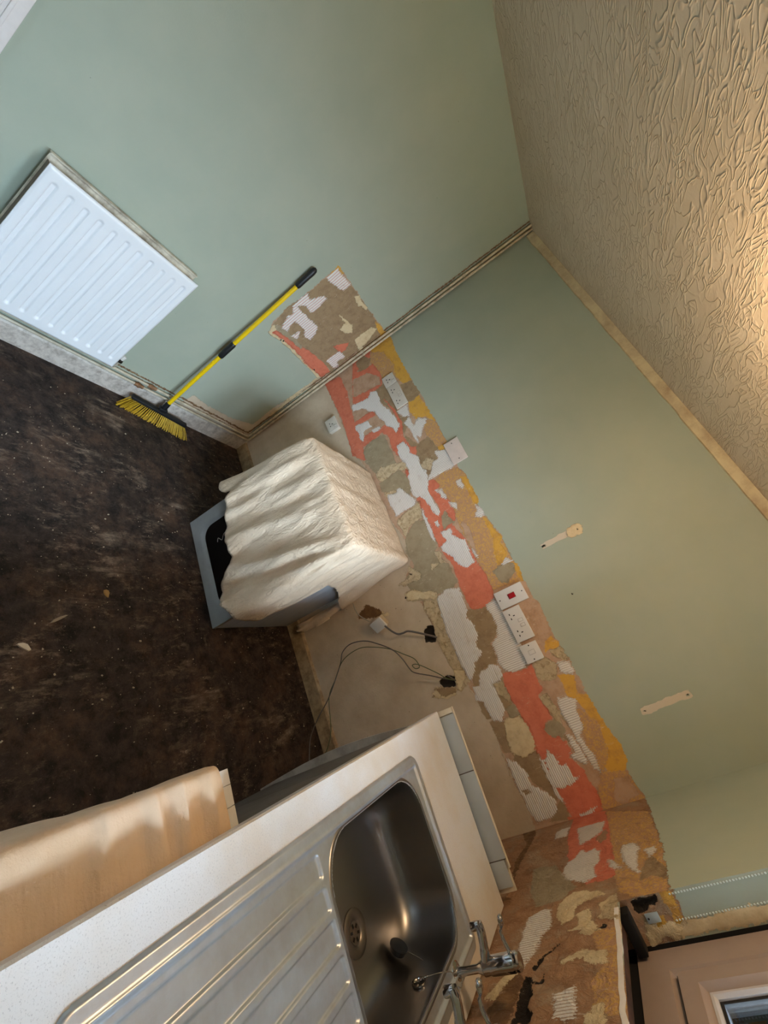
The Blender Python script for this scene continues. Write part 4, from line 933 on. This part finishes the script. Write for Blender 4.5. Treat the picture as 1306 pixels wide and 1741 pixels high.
for o_, x, y in ((p1, .020, -.020), (p2, .018, -.046)):
    o0 = o_.location
    for z in (.42, 1.18, 1.95):
        bm = bmesh.new(); lathem(bm, [(.0098, 0), (.0105, .001), (.0105, .011), (.0098, .012)], Vector((x, y, z)) - o0, (0, 0, 1), 14); bx(bm, Vector((x / 2, y, z + .006)) - o0, (x - .002, .006, .010), .001); bmo('pipe_clip', bm, PIPER, o_)
# ================= BROOM
YEL = plain('yellow_plastic_handle', '#EFC70A', .35, var=.05); BKP = plain('black_plastic', '#17181B', .45, var=.2); BRI = plain('yellow_bristle', '#C9A21E', .6, var=.35, vs=60)
bh = Vector((.078, -.705, .092)); btop = Vector((.030, -.716, 1.300)); ax_ = (btop - bh)
br = thing('broom', 'yellow broom with black grips leaning bristles-down against the green wall', 'broom', bh)
def seg(a, c_): return [ax_ * a, ax_ * c_]
tube('handle', seg(.03, .93), .0115, YEL, br, 18)
tube('socket', [ax_ * -.012, ax_ * .0, ax_ * .028, ax_ * .045], [.015, .017, .016, .0135], BKP, br, 18)
tube('middle_grip', [ax_ * t for t in (.404, .408, .412, .49, .495, .50)], [.0125, .0155, .0165, .0165, .0155, .0125], BKP, br, 18)
tube('top_grip', [ax_ * t for t in (.885, .89, .90, .93, .975, .99, .997)], [.0125, .0155, .016, .0155, .0165, .014, .006], BKP, br, 18)
hd = Matrix.Rotation(math.radians(78), 3, 'Z')      # head runs along the wall, slightly turned
hx = Vector((.115, .993, 0)).normalized()
hc = Vector((.014, -.006, -.018))
bm = bmesh.new(); Mr = Matrix((( hx.x, -hx.y, 0), (hx.y, hx.x, 0), (0, 0, 1)))
bx(bm, hc, (.350, .034, .020), .006, Mr); bx(bm, Vector((.004, 0, -.001)), (.05, .034, .02), .006, Mr)
bmo('head', bm, BKP, br)
rb = random.Random(3)
ntu = 32
for row in range(3):
    for k in range(ntu):
        bm = bmesh.new(); u0 = -.168 + .336 * (k + .5 * (row % 2)) / (ntu - .5); w0 = (-.011, 0, .011)[row]
        base = hc + Mr @ Vector((u0, w0, -.010)); sp_ = (u0 / .168)
        spread = .048 * sp_ + rb.uniform(-.003, .003)
        if abs(sp_) > .93 and row == 1: spread *= 1.25
        tipv = hc + Mr @ Vector((u0 + spread, w0 - .040 + rb.uniform(-.004, .004), 0)); tipv.z = -bh.z + .002
        for q in range(5):
            jx = rb.uniform(-.0028, .0028), rb.uniform(-.0028, .0028)
            e = tipv + Vector((jx[0] * 1.6, jx[1] * 1.6, rb.uniform(0, .004)))
            mid = (base + e) / 2 + Vector((0, 0, .004)); tubem(bm, [base + Vector((jx[0] * .4, jx[1] * .4, 0)), mid, e], [.0011, .0012, .0011], 4, False)
        bmo('bristle_tuft', bm, BRI, br)
# ================= ELECTRICAL FITTINGS ON THE FRONT WALL
PL = plain('white_plastic_plate', '#DDDBD8', .3, var=.04); PLG = plain('aged_plastic_plate', '#CFC8BC', .35, var=.08); DK = plain('dark_slot', '#1B1917', .7)
RED = plain('red_rocker', '#B01420', .25, var=.05)
def plate(name, label, cat, x0, x1, z0, z1, kind, mat=PL, depth=.009, group=None, tilt=0, box_d=0, back=0):
    cx, cz = (x0 + x1) / 2, (z0 + z1) / 2; hw, hh = (x1 - x0) / 2, (z1 - z0) / 2; d0 = -.001 - back - box_d
    t = thing(name, label, cat, (cx, 0, cz), 0, group); t.rotation_euler = (0, math.radians(tilt), 0)
    if box_d or back:
        bm = bmesh.new(); bx(bm, (0, d0 / 2 - .0004, 0), (2 * hw - .004, -d0 - .0012, 2 * hh - .004), .002); bmo('back_box', bm, mat, t)
    bm = bmesh.new(); bx(bm, (0, d0 - depth / 2, 0), (2 * hw, depth, 2 * hh), .0022, seg=3); fp = bmo('faceplate', bm, mat, t)
    yf = d0 - depth
    def slot(x, z, w_, h_, m=DK, nm='socket_slot', th=.0012, bev=0, par=fp):
        bm = bmesh.new(); bx(bm, (x, yf - th / 2 + .0002, z), (w_, th, h_), bev); return bmo(nm, bm, m, par)
    def screw(x, z):
        lathe('screw', [(.0032, 0), (.003, .0012), (.0, .0014)], (x, yf, z), DK, fp, (0, -1, 0), 10)
    def outlet(x, z):
        bm = bmesh.new()
        for a, c_, w_, h_ in ((0, .010, .0045, .0085), (-.011, -.008, .0085, .0045), (.011, -.008, .0085, .0045)): bx(bm, (x + a, yf - .0004, z + c_), (w_, .0012, h_))
        bmo('socket_slots', bm, DK, fp)
    def rocker(x, z, w_=.013, h_=.021, m=mat):
        slot(x, z, w_ + .0022, h_ + .0022, plain('seam_grey', '#8C8A86', .5) if 'seam_grey' not in bpy.data.materials else bpy.data.materials['seam_grey'], 'rocker_surround', .0008)
        slot(x, z, w_, h_, m, 'rocker_switch', .0034, .0008, t)
    if kind == 'double':
        outlet(-hw * .52, -.010); outlet(hw * .52, -.010); rocker(-.012, hh * .42); rocker(.012, hh * .42)
        screw(-.0, -hh * .05) if 0 else None
    if kind == 'single': outlet(0, -.006); rocker(hw * .45, hh * .5)
    if kind == 'cooker':
        slot(0, .004, .026, .036, plain('cooker_well', '#7E1018', .4), 'switch_well', .0012); slot(0, .006, .021, .028, RED, 'cooker_rocker', .005, .001, t); screw(0, hh * .80); screw(0, -hh * .80)
    if kind == 'blank': screw(-hw * .72, hh * .02) ; screw(hw * .72, -hh * .02)
    if kind == 'switch': rocker(0, .002, .018, .028); screw(-hw * .75, .002); screw(hw * .75, -.002)
    return t
plate('socket', 'aged single socket butted to a double socket in the patchy band near the corner pipes', 'socket', .268, .350, 1.214, 1.296, 'single', PLG)
plate('socket', 'aged double socket in the patchy band, nearer the corner pipes than the red-rocker switch', 'socket', .353, .527, 1.216, 1.298, 'double', PLG)
plate('socket', 'low single socket on a surface box above the covered appliance', 'socket', .302, .400, .748, .832, 'single', PLG, box_d=.022)
plate('blank_plate', 'plain pinkish-white blanking plate straddling the edge of the green paint', 'blank plate', .912, 1.056, 1.362, 1.452, 'blank', plain('pinkish_plate', '#D9CCC4', .35), depth=.006, box_d=.006)
plate('cooker_switch', 'upright white switch plate with a red rocker in the patchy band', 'switch', 1.777, 1.864, 1.234, 1.379, 'cooker', depth=.010, box_d=.010)
plate('socket', 'white double socket between the red-rocker switch and the single switch', 'socket', 1.871, 2.030, 1.232, 1.320, 'double', depth=.010, box_d=.010)
plate('light_switch', 'white single switch plate nearest the window end of the patchy band', 'switch', 2.046, 2.130, 1.229, 1.312, 'switch', depth=.010, box_d=.010)
# junction box and cables on the lower plaster
JB = thing('junction_box', 'small white box hanging loose off the wall on a thick grey cable', 'electrical box', (1.662, -.052, .607)); JB.rotation_euler = (math.radians(8), math.radians(-14), math.radians(28))
bm = bmesh.new(); bx(bm, (0, .012, 0), (.058, .030, .080), .002); bmo('box_body', bm, plain('tan_box_body', '#C3AE8D', .5), JB)
bm = bmesh.new(); bx(bm, (0, -.009, 0), (.062, .012, .084), .003); bmo('lid', bm, PL, JB)
GRYC = plain('grey_cable_sheath', '#5A5450', .5); GRNC = plain('green_cable', '#4C5A3A', .5); WHC = plain('dull_white_cable', '#9A9484', .5)
def cable(label, pts, r, m, k=10):
    o = tube('cable', smoothpath(pts, k), r, m, None, 8); return tag(o, label, 'cable')
cable('thick grey cable from the loose box to the ragged hole in the plaster', [(1.685, -.060, .640), (1.728, -.06, .668), (1.754, -.058, .694), (1.760, -.055, .722), (1.762, -.052, .750), (1.790, -.045, .795), (1.820, -.03, .835), (1.85, .010, .868)], .0052, GRYC)
cable('thin pale cable from under the dust sheet to the loose box', [(1.49, -.05, .50), (1.535, -.07, .510), (1.58, -.075, .528), (1.628, -.066, .566)], .0032, WHC)
cable('dark thin cable looping from the lower hole down to the floor by the worktop', [(2.07, .012, .872), (2.046, -.04, .835), (2.005, -.06, .775), (1.963, -.085, .712), (1.935, -.10, .700), (1.882, -.11, .688), (1.823, -.12, .660), (1.764, -.13, .598), (1.72, -.13, .530), (1.70, -.12, .44), (1.72, -.11, .37), (1.774, -.10, .324), (1.90, -.10, .197), (1.972, -.10, .095), (2.05, -.10, .010), (2.16, -.16, .006)], .0030, GRYC)
cable('green-tinged thin cable with a small curl, looping beside the dark one', [(2.075, .012, .868), (2.046, -.05, .845), (2.005, -.06, .812), (1.936, -.07, .742), (1.925, -.06, .705), (1.946, -.055, .712), (1.945, -.06, .738), (1.902, -.07, .732), (1.861, -.08, .692), (1.809, -.09, .633), (1.766, -.10, .554), (1.738, -.10, .465), (1.757, -.10, .353), (1.83, -.10, .27), (1.903, -.10, .197), (2.062, -.10, .146), (2.15, -.10, .07), (2.17, -.10, .004)], .0022, GRNC)
cable('short cut cable end poking from the lower hole', [(2.08, .012, .870), (2.05, -.03, .86), (2.035, -.045, .852)], .0034, GRYC)
# ================= FLOOR DEBRIS
CHIP = plain('plaster_chip', '#D9CDBB', .9, var=.25)
def chip(x, y, sx, sy, rz, label, m=CHIP):
    rr_ = random.Random(int(x * 1000)); n = 9; V = []
    for z in (.0006, .006):
        for k in range(n):
            a = 2 * math.pi * k / n; q = rr_.uniform(.7, 1.15) if z < .001 else None
            V.append([math.cos(a) * sx, math.sin(a) * sy, z])
    rs = [rr_.uniform(.65, 1.15) for _ in range(n)]
    for k in range(2 * n): V[k][0] *= rs[k % n] * (1 if k < n else .9); V[k][1] *= rs[k % n] * (1 if k < n else .9)
    F = [tuple(range(n)), tuple(range(n, 2 * n))] + [(k, (k + 1) % n, n + (k + 1) % n, n + k) for k in range(n)]
    o = mesh('plaster_chip', V, F, m); o.location = (x, y, 0); o.rotation_euler.z = rz; return tag(o, label, 'debris')
chip(1.457, -1.389, .022, .011, 1.0, 'largest pale plaster chip lying alone on the dark floor towards the left edge')
chip(1.25, -1.10, .018, .013, .3, 'ochre plaster crumb on the floor left of the covered appliance', plain('ochre_chip', '#A5814A', .9))
chip(1.36, -1.28, .034, .006, 2.0, 'thin pale sliver on the floor near the largest plaster chip', plain('sliver', '#9A8A74', .9))
bm = bmesh.new(); rc = random.Random(11)
for k in range(420):
    x, y = rc.uniform(.15, 2.1), rc.uniform(-2.4, -.06)
    if .78 < x < 1.44 and y > -.64: continue
    s_ = rc.uniform(.0012, .0042); bx(bm, (x, y, s_ * .5 + .0004), (s_ * rc.uniform(.6, 2), s_ * rc.uniform(.6, 1.4), s_ * .9), 0, Matrix.Rotation(rc.uniform(0, 3), 3, 'Z'))
tag(bmo('floor_crumbs', bm, plain('crumb', '#B7A78E', .9, var=.5, vs=200)), 'scattered pale crumbs and grit over the dark floor', 'debris', kind='stuff')
# ================= CEILING LAMP (just outside the frame)
lp = thing('ceiling_lamp', 'warm bulb in a plain white lampholder hanging below the textured ceiling', 'lamp', (1.84, -1.04, RH))
lathe('ceiling_rose', [(.0, 0), (.045, 0), (.043, -.012), (.012, -.024), (.0, -.025)], (0, 0, -.0005), PL, lp)
tube('flex', [(0, 0, -.02), (0, 0, -.08)], .003, PL, lp, 8)
lathe('lampholder', [(.0, 0), (.012, 0), (.019, -.015), (.019, -.05), (.0, -.05)], (0, 0, -.075), PL, lp)
BULB = bpy.data.materials.new('warm_bulb'); BULB.use_nodes = True; pb = BULB.node_tree.nodes['Principled BSDF']; pb.inputs['Emission Color'].default_value = (1, .62, .28, 1); pb.inputs['Emission Strength'].default_value = 40
lathe('bulb', [(.0, 0), (.012, -.002), (.015, -.018), (.028, -.04), (.031, -.06), (.024, -.08), (.0, -.09)], (0, 0, -.124), BULB, lp)
pl_ = bpy.data.lights.new('lamp_light', 'POINT'); pl_.energy = 12; pl_.color = (1, .69, .40); pl_.shadow_soft_size = .06
lo = bpy.data.objects.new('lamp_light', pl_); COL.objects.link(lo); lo.location = (1.84, -1.04, RH - .235)
